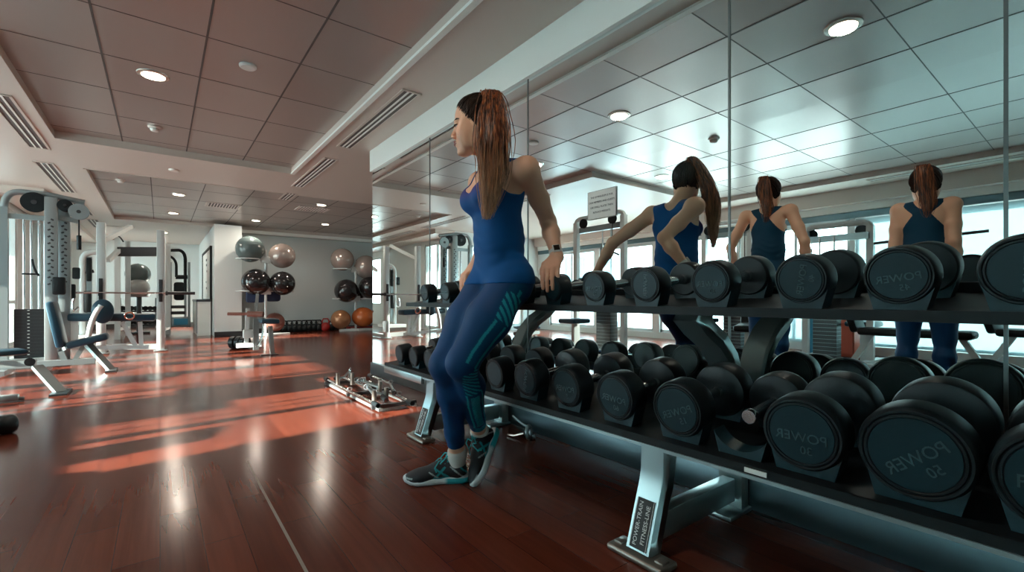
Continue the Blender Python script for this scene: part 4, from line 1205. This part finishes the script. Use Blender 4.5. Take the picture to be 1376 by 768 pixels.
pulley(K, (kx(88), ya - .02, 1.97), (0, 1, 0), .075, 'black', .05)
pulley(K, (kx(107), ya - .06, 1.90), (0, 1, 0), .10, 'greymetal', .04)
b = B(); x = kx(107); b.tube([(x, ya - .06, 1.80), (x, ya - .06, 1.58)], .008, 6); c_ = K(b, 'cable', 'black')
b = B(); b.cyl((x, ya - .06, 1.60), (x, ya - .06, 1.42), .024, n=12); K(b, 'rope_grip', 'rubber', c_)
b = B(); b.box((kx(39), ya + .2, .37), (.29, .20, .60)); w_ = K(b, 'weight_stack', 'weights')
b = B()
for i in range(14): b.box((kx(39), ya + .2, .09 + i * .042), (.294, .204, .004))
K(b, 'plate_gaps', 'darkmetal', w_)
b = B()
for i in range(14): b.box((kx(39) - .02, ya + .098, .11 + i * .042), (.020, .003, .008))
K(b, 'weight_labels', 'paper', w_)
for px in (27, 37, 48, 56):
    b = B(); b.cyl((kx(px), ya + .2, .6), (kx(px), ya + .2, 1.80), .011, n=10); K(b, 'guide_rod', 'chrome')
b = B(); b.box((kx(36), ya + .15, .035), (.62, .34, .07)); K(b, 'base', 'greymetal')
b = B(); b.box((kx(44), ya + .24, 1.05), (.10, .02, 1.4)); K(b, 'shroud', 'glass')
b = B(); b.bar((kx(30), ya - .02, 1.10), (kx(52), ya - .02, 1.10), .02, .02); b.tube(arc((kx(44), ya - .03, 1.28), (kx(46), ya - .05, 1.15), (kx(53), ya - .03, 1.08)), .012, 8); K(b, 'hanging_strap', 'black')
b = B(); b.box((kx(80), ya - .04, .96), (.12, .07, .22), bev=.02); K(b, 'carriage', 'black')

# --- adjustable bench in front of it
K = Kit('adjustable_bench', 'adjustable bench with upright dark teal backrest and raised seat, far left', 'bench', (-.9, 7.1))
yb = 7.0
P = lambda px, py, y=yb: at(px, py, y)
def pad(k, p0, p1, w, t, name, m='blue_pad', up=(0, 0, 1)):
    b = B(); b.bar(p0, p1, w, t, up, .028); return k(b, name, m)
bk = [P(76, 466), P(66, 407)]
pad(K, P(84, 466), P(69, 405), .30, .075, 'backrest', up=(1, 0, 0))
pad(K, P(90, 464), P(146, 451), .26, .075, 'seat')
b = B(); b.bar(P(0, 492), P(128, 484), .07, .06); K(b, 'base_rail', 'greymetal')
b = B(); b.bar(P(118, 462), (P(150, 497, 6.75)), .07, .035); fl = K(b, 'front_leg', 'silver')
b = B(); b.box(P(150, 498, 6.75) + V((0, 0, .01)), (.09, .30, .02)); K(b, 'foot_bar', 'darkmetal', fl)
b = B(); b.bar(P(82, 472), P(88, 486), .05, .05); b.bar(P(115, 460), P(100, 484), .04, .04); K(b, 'hinge_frame', 'silver')
b = B(); b.bar(P(72, 430, 7.15), P(88, 470, 7.1), .03, .03); K(b, 'back_support', 'greymetal')
for px in (8, 60):
    b = B(); b.box((at(px, 401, 7.05).x, 7.05, .04), (.06, .45, .05)); K(b, 'cross_foot', 'greymetal')
# --- low bench frame, cut by the left edge
K = Kit('decline_bench', 'low grey bench frame with slanted end leg, cut by the left photo edge', 'bench', (-1.0, 5.7))
Q = lambda px, py, y=5.75: at(px, py, y)
pad(K, Q(-60, 478), Q(34, 471, 5.9), .26, .05, 'pad')
b = B(); b.bar(Q(-60, 492), Q(48, 487, 5.7), .06, .05); K(b, 'frame_rail', 'greymetal')
e0, e1 = Q(50, 492, 5.7), at(82, 527, 5.42)
b = B(); b.bar(e0, e1, .075, .03); lg = K(b, 'end_leg', 'silver')
b = B(); b.box(e1 + V((0, 0, .0)), (.11, .30, .02)); K(b, 'foot', 'rubber', lg)
b = B(); b.cyl(Q(40, 486, 5.6), Q(40, 486, 5.85), .035, n=14); K(b, 'hinge', 'darkmetal')
b = B(); b.bar(Q(-40, 500), Q(-50, 515, 5.6), .05, .04); K(b, 'rear_leg', 'greymetal')
b = B(); g0 = at(8, 527, 5.2); b.box((g0.x, g0.y, .03), (.14, .07, .05), bev=.01); b.cyl((g0.x - .1, g0.y, .02), (g0.x + .1, g0.y, .02), .014, n=8); K(b, 'pedal', 'greymetal')

# --- black dumbbell on the floor at the left edge
o = thing('dumbbell', 'black dumbbell lying on the floor, cut by the left edge of the photo', 'dumbbell', (-.80, 3.95, 0), .5)
B().lathe([(.02, -.05), (.045, -.045), (.055, -.03), (.055, .02), (.045, .035), (.02, .04)], (.09, 0, .055), (1, 0, 0), 20).put('head', 'rubber', o)
B().lathe([(.02, -.04), (.045, -.035), (.055, -.02), (.055, .03), (.045, .045), (.02, .05)], (-.09, 0, .055), (1, 0, 0), 20).put('head', 'rubber', o)
B().cyl((-.05, 0, .055), (.05, 0, .055), .015, n=12).put('handle', 'chrome', o)

# --- press station with barbell
yc = 8.85
K = Kit('barbell_rack', 'white barbell rack with two posts behind the teal benches', 'rack', (-.3, 8.95))
for px in (136, 216):
    x = at(px, 401, yc).x; b = B(); b.box((x, yc, .92), (.10, .10, 1.84 if px > 200 else 1.95), bev=.012); q_ = K(b, 'post', 'white_metal')
    b = B(); b.box((x, yc, .012), (.17, .17, .024), bev=.008); K(b, 'base_plate', 'greymetal', q_)
    b = B(); b.box((x + .0, yc - .062, .92), (.045, .03, .34), bev=.006); K(b, 'hook_strip', 'darkmetal', q_)
    b = B(); b.box((x, yc - .09, .855), (.05, .07, .03)); K(b, 'bar_hook', 'darkmetal', q_)
b = B(); b.bar((at(150, 401, yc).x, yc + .02, .10), (at(214, 401, yc).x, yc + .02, .07), .09, .08); K(b, 'base_beam', 'white_metal')
b = B(); b.bar((at(136, 401, yc).x, yc, 1.62), (at(136, 401, yc).x + .30, yc + .7, 1.95), .06, .06); K(b, 'top_brace', 'white_metal')
b = B(); b.bar((at(136, 401, yc).x, yc + .7, .05), (at(136, 401, yc).x, yc, .05), .08, .07); b.bar((at(216, 401, yc).x, yc + .7, .05), (at(216, 401, yc).x, yc, .05), .08, .07); K(b, 'side_beam', 'white_metal')
K = Kit('barbell', 'long barbell resting across the two white posts', 'barbell', (-.3, yc - .1, .87))
x0, x1 = at(66, 401, yc - .1).x, at(262, 401, yc - .1).x
b = B(); b.cyl((x0, yc - .1, .885), (x1 - .35, yc - .1, .885), .013, n=12); K(b, 'shaft', 'chrome')
b = B(); b.cyl((x1 - .36, yc - .1, .885), (x1, yc - .1, .885), .024, n=14); b.cyl((x1 - .37, yc - .1, .885), (x1 - .34, yc - .1, .885), .036, n=14); K(b, 'sleeve', 'darkmetal')
b = B(); b.cyl((x0, yc - .1, .885), (x0 + .16, yc - .1, .885), .024, n=14); K(b, 'sleeve', 'darkmetal')
b = B(); b.box((x0 + .2, yc - .13, .90), (.13, .07, .20), bev=.015); K(b, 'bar_pad', 'black')
# --- teal flat bench behind the upright one
K = Kit('flat_bench', 'long dark teal flat bench with a rounded backrest pad, between the white posts', 'bench', (-.5, 8.3))
R_ = lambda px, py, y=8.3: at(px, py, y)
pad(K, R_(92, 426), R_(209, 426), .28, .10, 'seat_pad')
b = B()
c1 = R_(138, 418, 8.1); b.sph(c1, (.115, .045, .16), 20, 14); K(b, 'round_backrest', 'blue_pad')
b = B(); b.tube(arc(R_(118, 462, 8.0), R_(120, 428, 8.0), R_(136, 410, 8.0)), .03, 10); K(b, 'curved_arm', 'white_metal')
for a_, c_ in (((164, 432), (182, 464)), ((188, 432), (190, 464)), ((100, 432), (100, 462))):
    b = B(); b.bar(R_(*a_), R_(*c_), .07, .05); K(b, 'leg', 'white_metal')
b = B(); b.bar(R_(96, 466, 8.3), R_(200, 466, 8.3), .10, .05); K(b, 'base_rail', 'white_metal')
b = B(); b.torus(R_(174, 424, 8.14), (0, 1, .3), .05, .012, 16, 6); K(b, 'hand_ring', 'chrome')

# --- power cage further back
yd = 12.2
D = lambda px, py, y=yd: at(px, py, y)
K = Kit('power_cage', 'white power cage with dark top beam, behind the barbell rack', 'power rack', (-.7, 12.6))
for px, y in ((158, 11.9), (219, 11.9), (172, 13.0), (226, 13.0)):
    x = at(px, 401, y).x; b = B(); b.box((x, y, 1.02), (.09, .09, 2.04)); K(b, 'post', 'white_metal')
b = B(); b.bar(D(158, 338, 11.9), D(219, 338, 11.9), .10, .18); K(b, 'top_beam', 'darkmetal')
b = B(); b.bar(D(145, 350, 11.4), D(163, 333, 12.0), .07, .07); K(b, 'side_brace', 'white_metal')
b = B(); b.bar(D(172, 335, 13.0), D(226, 335, 13.0), .07, .07); K(b, 'rear_beam', 'darkmetal')
b = B(); b.bar(D(158, 442, 11.9), D(172, 440, 13), .08, .06); b.bar(D(219, 442, 11.9), D(226, 440, 13), .08, .06); K(b, 'base_beam', 'white_metal')
b = B(); b.tube([D(150, 320, 11.8), *arc(D(152, 316, 11.8), D(160, 314, 11.8), D(166, 325, 11.8))], .012, 6); K(b, 'cable_loop', 'darkmetal')
K = Kit('chest_press', 'curved white press machine with black handles, left of the power cage', 'exercise machine', (-1.25, 11.0))
ye = 11.0
E_ = lambda px, py, y=ye: at(px, py, y)
b = B(); b.tube([E_(111, 452), E_(111, 360), *arc(E_(111, 350), E_(112, 338), E_(128, 338)), E_(140, 339)], .05, 10); K(b, 'frame_tube', 'white_metal')
b = B(); b.bar(E_(120, 445), E_(120, 345), .07, .07); K(b, 'inner_post', 'greymetal')
b = B(); b.box(E_(120, 362), (.07, .10, .42), bev=.02); K(b, 'pad', 'black')
b = B(); b.cyl(E_(106, 368), E_(126, 364), .03, n=12); K(b, 'handle', 'darkmetal')
b = B(); b.box(E_(104, 367), (.13, .08, .20), bev=.02); K(b, 'weight_holder', 'black')
b = B(); b.box(E_(118, 405), (.10, .14, .38), bev=.02); K(b, 'stack_cover', 'black')
b = B(); b.tube([E_(100, 400), *arc(E_(98, 404), E_(95, 425), E_(106, 412))], .02, 8); K(b, 'lever', 'chrome')
b = B(); b.box(E_(116, 452), (.5, .7, .07)); K(b, 'base', 'white_metal')

# --- black seat machine right of the posts
K = Kit('seated_row_machine', 'seat machine with curved dark hood bars and black backrest, right of the white post', 'exercise machine', (-.35, 13.2))
yg = 13.2
G_ = lambda px, py, y=yg: at(px, py, y)
b = B(); b.tube([G_(220, 336), G_(236, 336), *arc(G_(240, 336), G_(249, 337), G_(249, 350)), G_(249, 392)], .035, 10); K(b, 'hood_bar', 'black')
b = B(); b.tube([G_(222, 344), *arc(G_(228, 344), G_(237, 348), G_(237, 358)), G_(237, 372)], .028, 10); K(b, 'inner_bar', 'black')
for px in (229, 249, 254):
    b = B(); b.bar(G_(px, 440), G_(px, 352), .05, .05); K(b, 'upright', 'greymetal')
b = B(); b.box(G_(241, 391), (.21, .08, .42), bev=.05); K(b, 'backrest', 'black')
b = B(); b.cyl(G_(236, 372), G_(252, 372), .05, n=12); K(b, 'shoulder_roller', 'black')
b = B(); b.box(G_(243, 432), (.36, .4, .22), bev=.01); bx = K(b, 'base_box', 'greymetal')
b = B(); b.box(G_(243, 432, 12.98), (.26, .02, .14)); K(b, 'base_panel', 'bluebox', bx)
for z_ in (412, 420):
    b = B(); b.box(G_(238, z_), (.30, .2, .07)); K(b, 'stack_plate', 'weights')

# --- small two tier rack with round weights, and the two balls over it
K = Kit('small_dumbbell_rack', 'small far rack of little black dumbbells under the two stacked pale balls', 'rack', (-.75, 14.0))
yh = 14.0
H_ = lambda px, py, y=yh: at(px, py, y)
for py in (418, 436):
    b = B(); b.bar(H_(160, py), H_(211, py), .30, .03); K(b, 'shelf', 'darkmetal')
for px in (161, 210):
    b = B(); b.bar(H_(px, 441), H_(px, 400), .05, .05); K(b, 'upright', 'greymetal')
for t_, py in enumerate((418, 436)):
    for i in range(8):
        p = H_(164 + i * 6.3, py); o = thing('dumbbell', 'tiny black dumbbell on the far small rack, %s shelf' % ('upper' if t_ == 0 else 'lower'), 'dumbbell', (p.x, yh, p.z + .015), 0, 'little dumbbells on the far rack, %s shelf' % ('upper' if t_ == 0 else 'lower'))
        b = B()
        for s_ in (-1, 1): b.cyl((0, s_ * .05, .055), (0, s_ * .12, .055), .055, n=12)
        b.put('heads', 'rubber', o)
        B().cyl((0, -.05, .055), (0, .05, .055), .014, n=8).put('handle', 'chrome', o)
K = Kit('ball_stand', 'dark post stand holding the two stacked pale balls', 'stand', (-.72, 13.6))
b = B(); b.cyl((H_(187, 401, 13.6).x, 13.6, 0), (H_(187, 401, 13.6).x, 13.6, .86), .05, n=12); K(b, 'post', 'darkmetal')
b = B(); b.lathe([(.16, .84), (.20, .88), (.21, .92)], (H_(187, 401, 13.6).x, 13.6, 0), (0, 0, 1), 20); K(b, 'cup', 'greymetal')
b = B(); b.box((H_(187, 401, 13.6).x, 13.6, .02), (.4, .4, .04)); K(b, 'base', 'darkmetal')

BALLN = [0]
def ball(px, py, r_px, y, m, label, squash=1):
    p = at(px, py, y); d = p.x * SA + p.y * CA; r = r_px * d / FPX
    o = thing('exercise_ball', label, 'exercise ball', (p.x, p.y, p.z - r * squash), 0, 'large exercise balls')
    B().sph((0, 0, r * squash), (r, r, r * squash), 40, 28).put('ball', m, o)
    g_ = B()
    for k in (-.45, -.3, .3, .45):
        g_.torus((0, 0, r * squash * (1 + k)), (0, 0, 1), r * math.sqrt(1 - k * k) + .0005, .0022, 40, 5)
    g_.put('ridges', m, o)
    B().cyl((0, -r * .0, 2 * r * squash - .004), (0, 0, 2 * r * squash + .003), .012, n=10).put('valve', 'rubber', o)
    return p, r
ball(185.5, 368, 14, 13.6, 'ballgrey', 'grey-green ball on top of the far pair, left part of the room')
ball(186, 386.5, 12.5, 13.5, 'ballpale', 'pale two-tone ball just under the grey-green one')

# --- wall stand 1 and its balls
def ball_stand(name, label, xp, y, arms, base_px, top, hx=.33):
    K = Kit(name, label, 'ball rack', (xp, y), 'wall ball racks')
    b = B(); b.cyl((xp, y, 0), (xp, y, top), .028, n=12); K(b, 'pole', 'white_metal')
    b = B(); b.box((xp, y - .15, .03), (.9, .06, .06), bev=.01); b.box((xp, y - .0, .03), (.06, .6, .05)); K(b, 'base', 'white_metal')
    for z in arms:
        b = B(); b.torus((xp - hx, y, z), (0, 0, 1), .22, .013, 28, 6); K(b, 'hoop', 'white_metal')
        b = B(); b.torus((xp + hx, y, z), (0, 0, 1), .22, .013, 28, 6); K(b, 'hoop', 'white_metal')
        b = B(); b.box((xp, y, z), (.20, .10, .14), bev=.01); K(b, 'bracket', 'white_metal')
    return K
yw = 11.15
p1 = at(357, 401, yw); ball_stand('ball_rack', 'white ball rack on the wall nearer the column, four balls', p1.x, yw, (.96, 1.64), 357, 1.85)
ball(336, 334.5, 17.5, yw, 'ballgrey', 'big dark grey-green ball at the top left of the first ball rack')
ball(379, 343.5, 16.5, yw, 'ballcopper', 'silvery ball with copper sheen at the top right of the first ball rack')
ball(344, 378.5, 17.5, yw - .1, 'ballblack', 'black ball at the lower left of the first ball rack')
ball(379.5, 380.5, 16, yw - .1, 'ballblack', 'dark ball at the lower right of the first ball rack')
ball(369, 432.5, 12.5, yw + .05, 'ballbrown', 'dark reddish brown ball on the floor behind the leg bench')
yw = 11.6
p2 = at(478, 401, yw); ball_stand('ball_rack', 'white ball rack on the wall next to the mirror edge', p2.x, yw, (.80, 1.53), 482, 1.75)
ball(460, 348.5, 15, yw, 'ballcopper', 'silvery copper ball at the top left of the second ball rack')
ball(492, 358.5, 15.5, yw, 'ballcopper', 'silvery copper ball partly cut by the mirror edge, top right')
ball(465.5, 390.5, 15.5, yw - .1, 'ballblack', 'black ball at the lower left of the second ball rack')
ball(497, 386, 14.5, yw - .1, 'ballblack', 'black ball cut by the mirror edge')
ball(480, 395, 9.0, yw + .36, 'ballblack', 'black ball tucked behind the second rack pole')
ball(458, 429, 12.8, yw - .05, 'ballbronze', 'bronze ball on the floor under the second ball rack')
ball(488, 425.5, 14.5, yw - .05, 'ballorange', 'orange ball on the floor by the mirror edge', .9)
# navy cloth bag hung behind the black balls
K = Kit('hanging_bag', 'navy cloth bag hanging under the black balls of the first rack', 'bag', (at(344, 401, 11.3).x, 11.3, .9))
b = B(); b.box(at(343, 397, 11.3), (.36, .16, .30), bev=.05); K(b, 'bag_body', 'bluecloth')
b = B(); b.box(at(367, 397, 11.34), (.30, .12, .26), bev=.06); K(b, 'side_pocket', 'bluecloth')

# --- kettlebells along the wall
def kettlebell(px, y, r, m, label, grp):
    p = at(px, 401, y)
    o = thing('kettlebell', label, 'kettlebell', (p.x, y, 0), random.uniform(-.6, .6), grp)
    B().lathe([(r * .6, 0), (r * .92, r * .35), (r, r * .9), (r * .85, r * 1.5), (r * .45, r * 1.85), (.01, r * 1.95)], n=20).put('bell', m, o)
    B().tube([(-r * .55, 0, r * 1.5), (-r * .75, 0, r * 2.2), (-r * .45, 0, r * 2.75), (r * .45, 0, r * 2.75), (r * .75, 0, r * 2.2), (r * .55, 0, r * 1.5)], r * .17, 8).put('handle', m, o)
for i, px in enumerate((382, 389, 395.5, 402, 409, 415, 421.5, 428)):
    kettlebell(px, 11.95, .098, 'rubber', 'black kettlebell in the row on the floor along the ball wall', 'black kettlebells along the wall')
kettlebell(430, 12.05, .085, 'ballpale', 'pale kettlebell with grey handle, just left of the red one', None)
kettlebell(437.5, 11.9, .11, 'red', 'large red kettlebell left of the bronze ball', None)
kettlebell(446, 11.98, .085, 'rubber', 'black kettlebell between the red one and the bronze ball', None)
o = thing('exercise_mat', 'folded red mat on the floor under the orange ball', 'mat', (at(492, 401, 11.9).x, 12.0, 0)); B().box((0, 0, .04), (.9, .25, .08), bev=.02).put('folded_mat', 'red', o)

# --- leg bench with rollers near the first ball rack
yL = 7.35
L_ = lambda px, py, y=yL: at(px, py, y)
K = Kit('leg_curl_bench', 'small leg bench with brown rollers and steel legs in front of the first ball rack', 'bench', (1.15, 7.3))
pad(K, L_(349, 431), L_(374, 431), .26, .075, 'seat')
b = B(); b.cyl(L_(306, 421.5, 7.6), L_(333, 421.5, 7.5), .022, n=14); K(b, 'thin_roller', 'brown_pad')
b = B(); b.cyl(L_(333, 421.5, 7.5), L_(354, 422, 7.4), .040, n=16); K(b, 'thick_roller', 'brown_pad')
b = B(); b.bar(L_(363, 438), L_(366, 475), .09, .05); q_ = K(b, 'front_leg', 'silver'); b = B(); b.box(L_(362, 477), (.22, .14, .03)); K(b, 'foot_plate', 'darkmetal', q_)
b = B(); b.bar(L_(344, 428, 7.5), L_(344, 470, 7.5), .07, .05); K(b, 'rear_leg', 'silver')
b = B(); b.tube(arc(L_(344, 466, 7.4), L_(356, 455, 7.4), L_(352, 432, 7.4)), .012, 6); K(b, 'curved_cable', 'chrome')
b = B(); b.bar(L_(318, 464, 7.6), L_(352, 462, 7.5), .07, .06); K(b, 'foot_beam', 'white_metal')
b = B(); b.bar(L_(331, 460, 7.6), L_(333, 414, 7.6), .06, .05); K(b, 'back_post', 'white_metal')
b = B(); b.box(L_(334, 448, 7.6), (.14, .1, .12), bev=.01); K(b, 'weight_box', 'white_metal')
b = B(); b.bar(L_(346, 395, 7.8), L_(343, 430, 7.6), .04, .04); K(b, 'angled_post', 'silver')
o = Kit('weight_plates', 'cluster of small black plates by the foot of the leg bench', 'weight plate', (at(318, 401, 8.6).x, 8.6))
for i, px in enumerate((314, 321, 327)):
    p = at(px, 446 - i, 8.6); b = B(); b.cyl((p.x - .02, 8.6 - i * .05, .10), (p.x + .03, 8.55 - i * .05, .10), .10, n=20); o(b, 'plate', 'rubber')

# --- framed board on the column side, low white cabinet
K = Kit('framed_board', 'tall framed white board on the wall just left of the column', 'board', (.88, 14.0, .9))
b = B(); b.box((.895, 13.2, 1.35), (.02, 2.3, 1.15)); K(b, 'board', 'paper')
b = B()
for z in (.77, 1.93): b.box((.885, 13.2, z), (.04, 2.36, .05))
for y in (12.03, 14.37): b.box((.885, y, 1.35), (.04, .05, 1.2))
K(b, 'frame', 'black')
b = B()
for z, y, l in ((1.72, 13.2, .3), (1.60, 13.2, .2), (1.45, 13.1, .1), (1.2, 13.3, .12), (1.05, 13.2, .18)): b.box((.883, y, z), (.004, l, .05))
K(b, 'writing', 'ink')
K = Kit('low_cabinet', 'low white cabinet with dark top against the column side', 'cabinet', (.74, 12.7))
b = B(); b.box((.76, 12.75, .37), (.24, 1.5, .74)); K(b, 'body', 'plastic')
b = B(); b.box((.76, 12.75, .76), (.28, 1.56, .05)); K(b, 'top', 'darkmetal')
b = B(); b.box((.635, 12.05, .4), (.012, .05, .7)); b.box((.635, 13.45, .4), (.012, .05, .7)); K(b, 'edge_strip', 'darkmetal')

# ---------------------------------------------------------------- machines on the window side, seen in the mirror
def cable_station(x, y, rz, hgt, label, wide=.9, bar=False):
    o = thing('cable_station', label, 'cable machine', (x, y, 0), rz, 'weight machines by the windows')
    def pt(b, n, m, p=None): return b.put(n, m, p or o)
    for s_ in (-1, 1):
        pt(B().box((s_ * wide / 2, 0, hgt / 2), (.07, .07, hgt)), 'upright', 'white_metal')
        pt(B().box((s_ * wide / 2, 0, .03), (.08, .8, .06)), 'foot', 'white_metal')
    pt(B().tube([(-wide / 2, 0, hgt - .1), *arc((-wide / 2, 0, hgt - .02), (-wide / 2, 0, hgt + .05), (-wide / 2 + .1, 0, hgt + .05)), *arc((wide / 2 - .1, 0, hgt + .05), (wide / 2, 0, hgt + .05), (wide / 2, 0, hgt - .02)), (wide / 2, 0, hgt - .1)], .035, 8), 'top_arch', 'white_metal')
    pt(B().box((0, .05, hgt - .12), (wide, .06, .08)), 'cross_beam', 'greymetal')
    st = pt(B().box((-.08, .08, .45), (.26, .16, .8)), 'weight_stack', 'weights')
    bb = B()
    for i in range(16): bb.box((-.08, .08, .10 + i * .048), (.264, .164, .004))
    pt(bb, 'plate_gaps', 'greymetal', st)
    for s_ in (-1, 1): pt(B().cyl((-.08 + s_ * .08, .08, .8), (-.08 + s_ * .08, .08, hgt - .1), .011, n=8), 'guide_rod', 'chrome')
    for s_ in (-.3, .25):
        p = pt(B().lathe([(.02, -.015), (.07, -.015), (.055, 0), (.07, .015), (.02, .015)], (s_, -.06, hgt - .04), (0, 1, 0), 20), 'pulley', 'black')
    pt(B().tube([(-.3, -.06, hgt - .1), (-.3, -.06, hgt - .55)], .006, 6), 'cable', 'black')
    pt(B().tube([(-.42, -.06, hgt - .55), (-.3, -.06, hgt - .5), (-.18, -.06, hgt - .55)], .013, 8), 'pull_handle', 'darkmetal')
    pt(B().box((.2, -.3, .48), (.32, .36, .07), bev=.025), 'seat', 'blue_pad')
    pt(B().box((.2, -.3, .24), (.06, .06, .46)), 'seat_post', 'white_metal')
    pt(B().box((.2, -.06, .86), (.28, .07, .50), bev=.025), 'backrest', 'blue_pad')
    if bar:
        pt(B().cyl((wide / 2, 0, hgt - .22), (wide / 2 + 1.0, 0, hgt - .18), .016, n=10), 'side_bar', 'darkmetal')
        pt(B().box((wide / 2 + .45, 0, hgt - .27), (.40, .06, .10), bev=.02), 'bar_handles', 'darkmetal')
    return o
cable_station(-1.45, 4.55, PI / 2, 1.95, 'white cable machine reflected behind the arm of the turned reflection')
cable_station(-3.15, 3.55, PI / 2, 1.88, 'white cable machine reflected to the left of the middle woman', .7)
cable_station(-3.2, 2.15, -PI / 2, 1.68, 'lower cable machine with side bar, reflected right of the middle woman', .7, True)
def low_machine(x, y, rz, label, m='white_metal'):
    o = thing('exercise_bench', label, 'bench', (x, y, 0), rz, 'benches reflected under the upper tray')
    def pt(b, n, m_): return b.put(n, m_, o)
    pt(B().box((0, 0, .45), (.30, .9, .08), bev=.03), 'seat', 'black'); pt(B().box((0, .55, .70), (.30, .08, .55), Matrix.Rotation(-.3, 3, 'X'), .03), 'backrest', 'black')
    pt(B().box((0, 0, .06), (.07, 1.3, .06)), 'base_rail', m)
    for s_ in (-1, 1):
        pt(B().bar((0, s_ * .35, .42), (0, s_ * .55, .06), .06, .05), 'leg', m); pt(B().box((0, s_ * .6, .03), (.5, .06, .05)), 'foot', m)
    return o
low_machine(-3.3, .30, .2, 'black bench reflected at the right, near the last mirror seam')
low_machine(-2.2, 2.75, 1.2, 'black bench reflected between the trays near the window machines')
low_machine(-2.5, 1.25, .0, 'black bench reflected left of the rightmost reflected woman, under the tray')
o = thing('locker', 'blue locker reflected under the upper tray', 'locker', (-4.1, 2.62, 0)); B().box((0, 0, .45), (.36, .26, .9), bev=.01).put('body', 'bluebox', o); B().box((.185, 0, .45), (.01, .22, .82)).put('door', 'bluebox', o)
MT['orangebox'] = mat('orange_red_panel', (.50, .09, .05), .45)
o = thing('locker', 'orange-red locker reflected beside the blue one', 'locker', (-4.1, 2.30, 0)); B().box((0, 0, .45), (.36, .26, .9), bev=.01).put('body', 'orangebox', o); B().box((.185, 0, .45), (.01, .22, .82)).put('door', 'orangebox', o)
# ---------------------------------------------------------------- light
w = bpy.data.worlds.new('sky'); SC.world = w; w.use_nodes = True; nt = w.node_tree
bg = nt.nodes['Background']
tcw = nt.nodes.new('ShaderNodeTexCoord'); sp = nt.nodes.new('ShaderNodeSeparateXYZ'); rp = nt.nodes.new('ShaderNodeValToRGB')
nt.links.new(tcw.outputs['Generated'], sp.inputs[0]); nt.links.new(sp.outputs['Z'], rp.inputs[0])
rp.color_ramp.elements[0].position = .0; rp.color_ramp.elements[0].color = (.78, .92, .92, 1)
rp.color_ramp.elements[1].position = .6; rp.color_ramp.elements[1].color = (.36, .66, .78, 1)
nt.links.new(rp.outputs[0], bg.inputs[0]); bg.inputs[1].default_value = 9.0
sd = bpy.data.lights.new('sun', 'SUN'); sd.energy = 34; sd.angle = math.radians(.6); sd.color = (1, .88, .76)
so = bpy.data.objects.new('sun', sd); COL.objects.link(so)
d = V((1, .10, -math.tan(math.radians(17.5))))
so.rotation_euler = d.to_track_quat('-Z', 'Y').to_euler()
SC.view_settings.view_transform = 'Standard'; SC.view_settings.look = 'None'; SC.view_settings.gamma = 1; SC.view_settings.use_curve_mapping = False
SC.view_settings.exposure = 0.66
cy = SC.cycles
cy.use_denoising = True; cy.max_bounces = 10; cy.diffuse_bounces = 5; cy.glossy_bounces = 6; cy.transparent_max_bounces = 12
cy.caustics_reflective = True; cy.caustics_refractive = False; cy.sample_clamp_indirect = 4
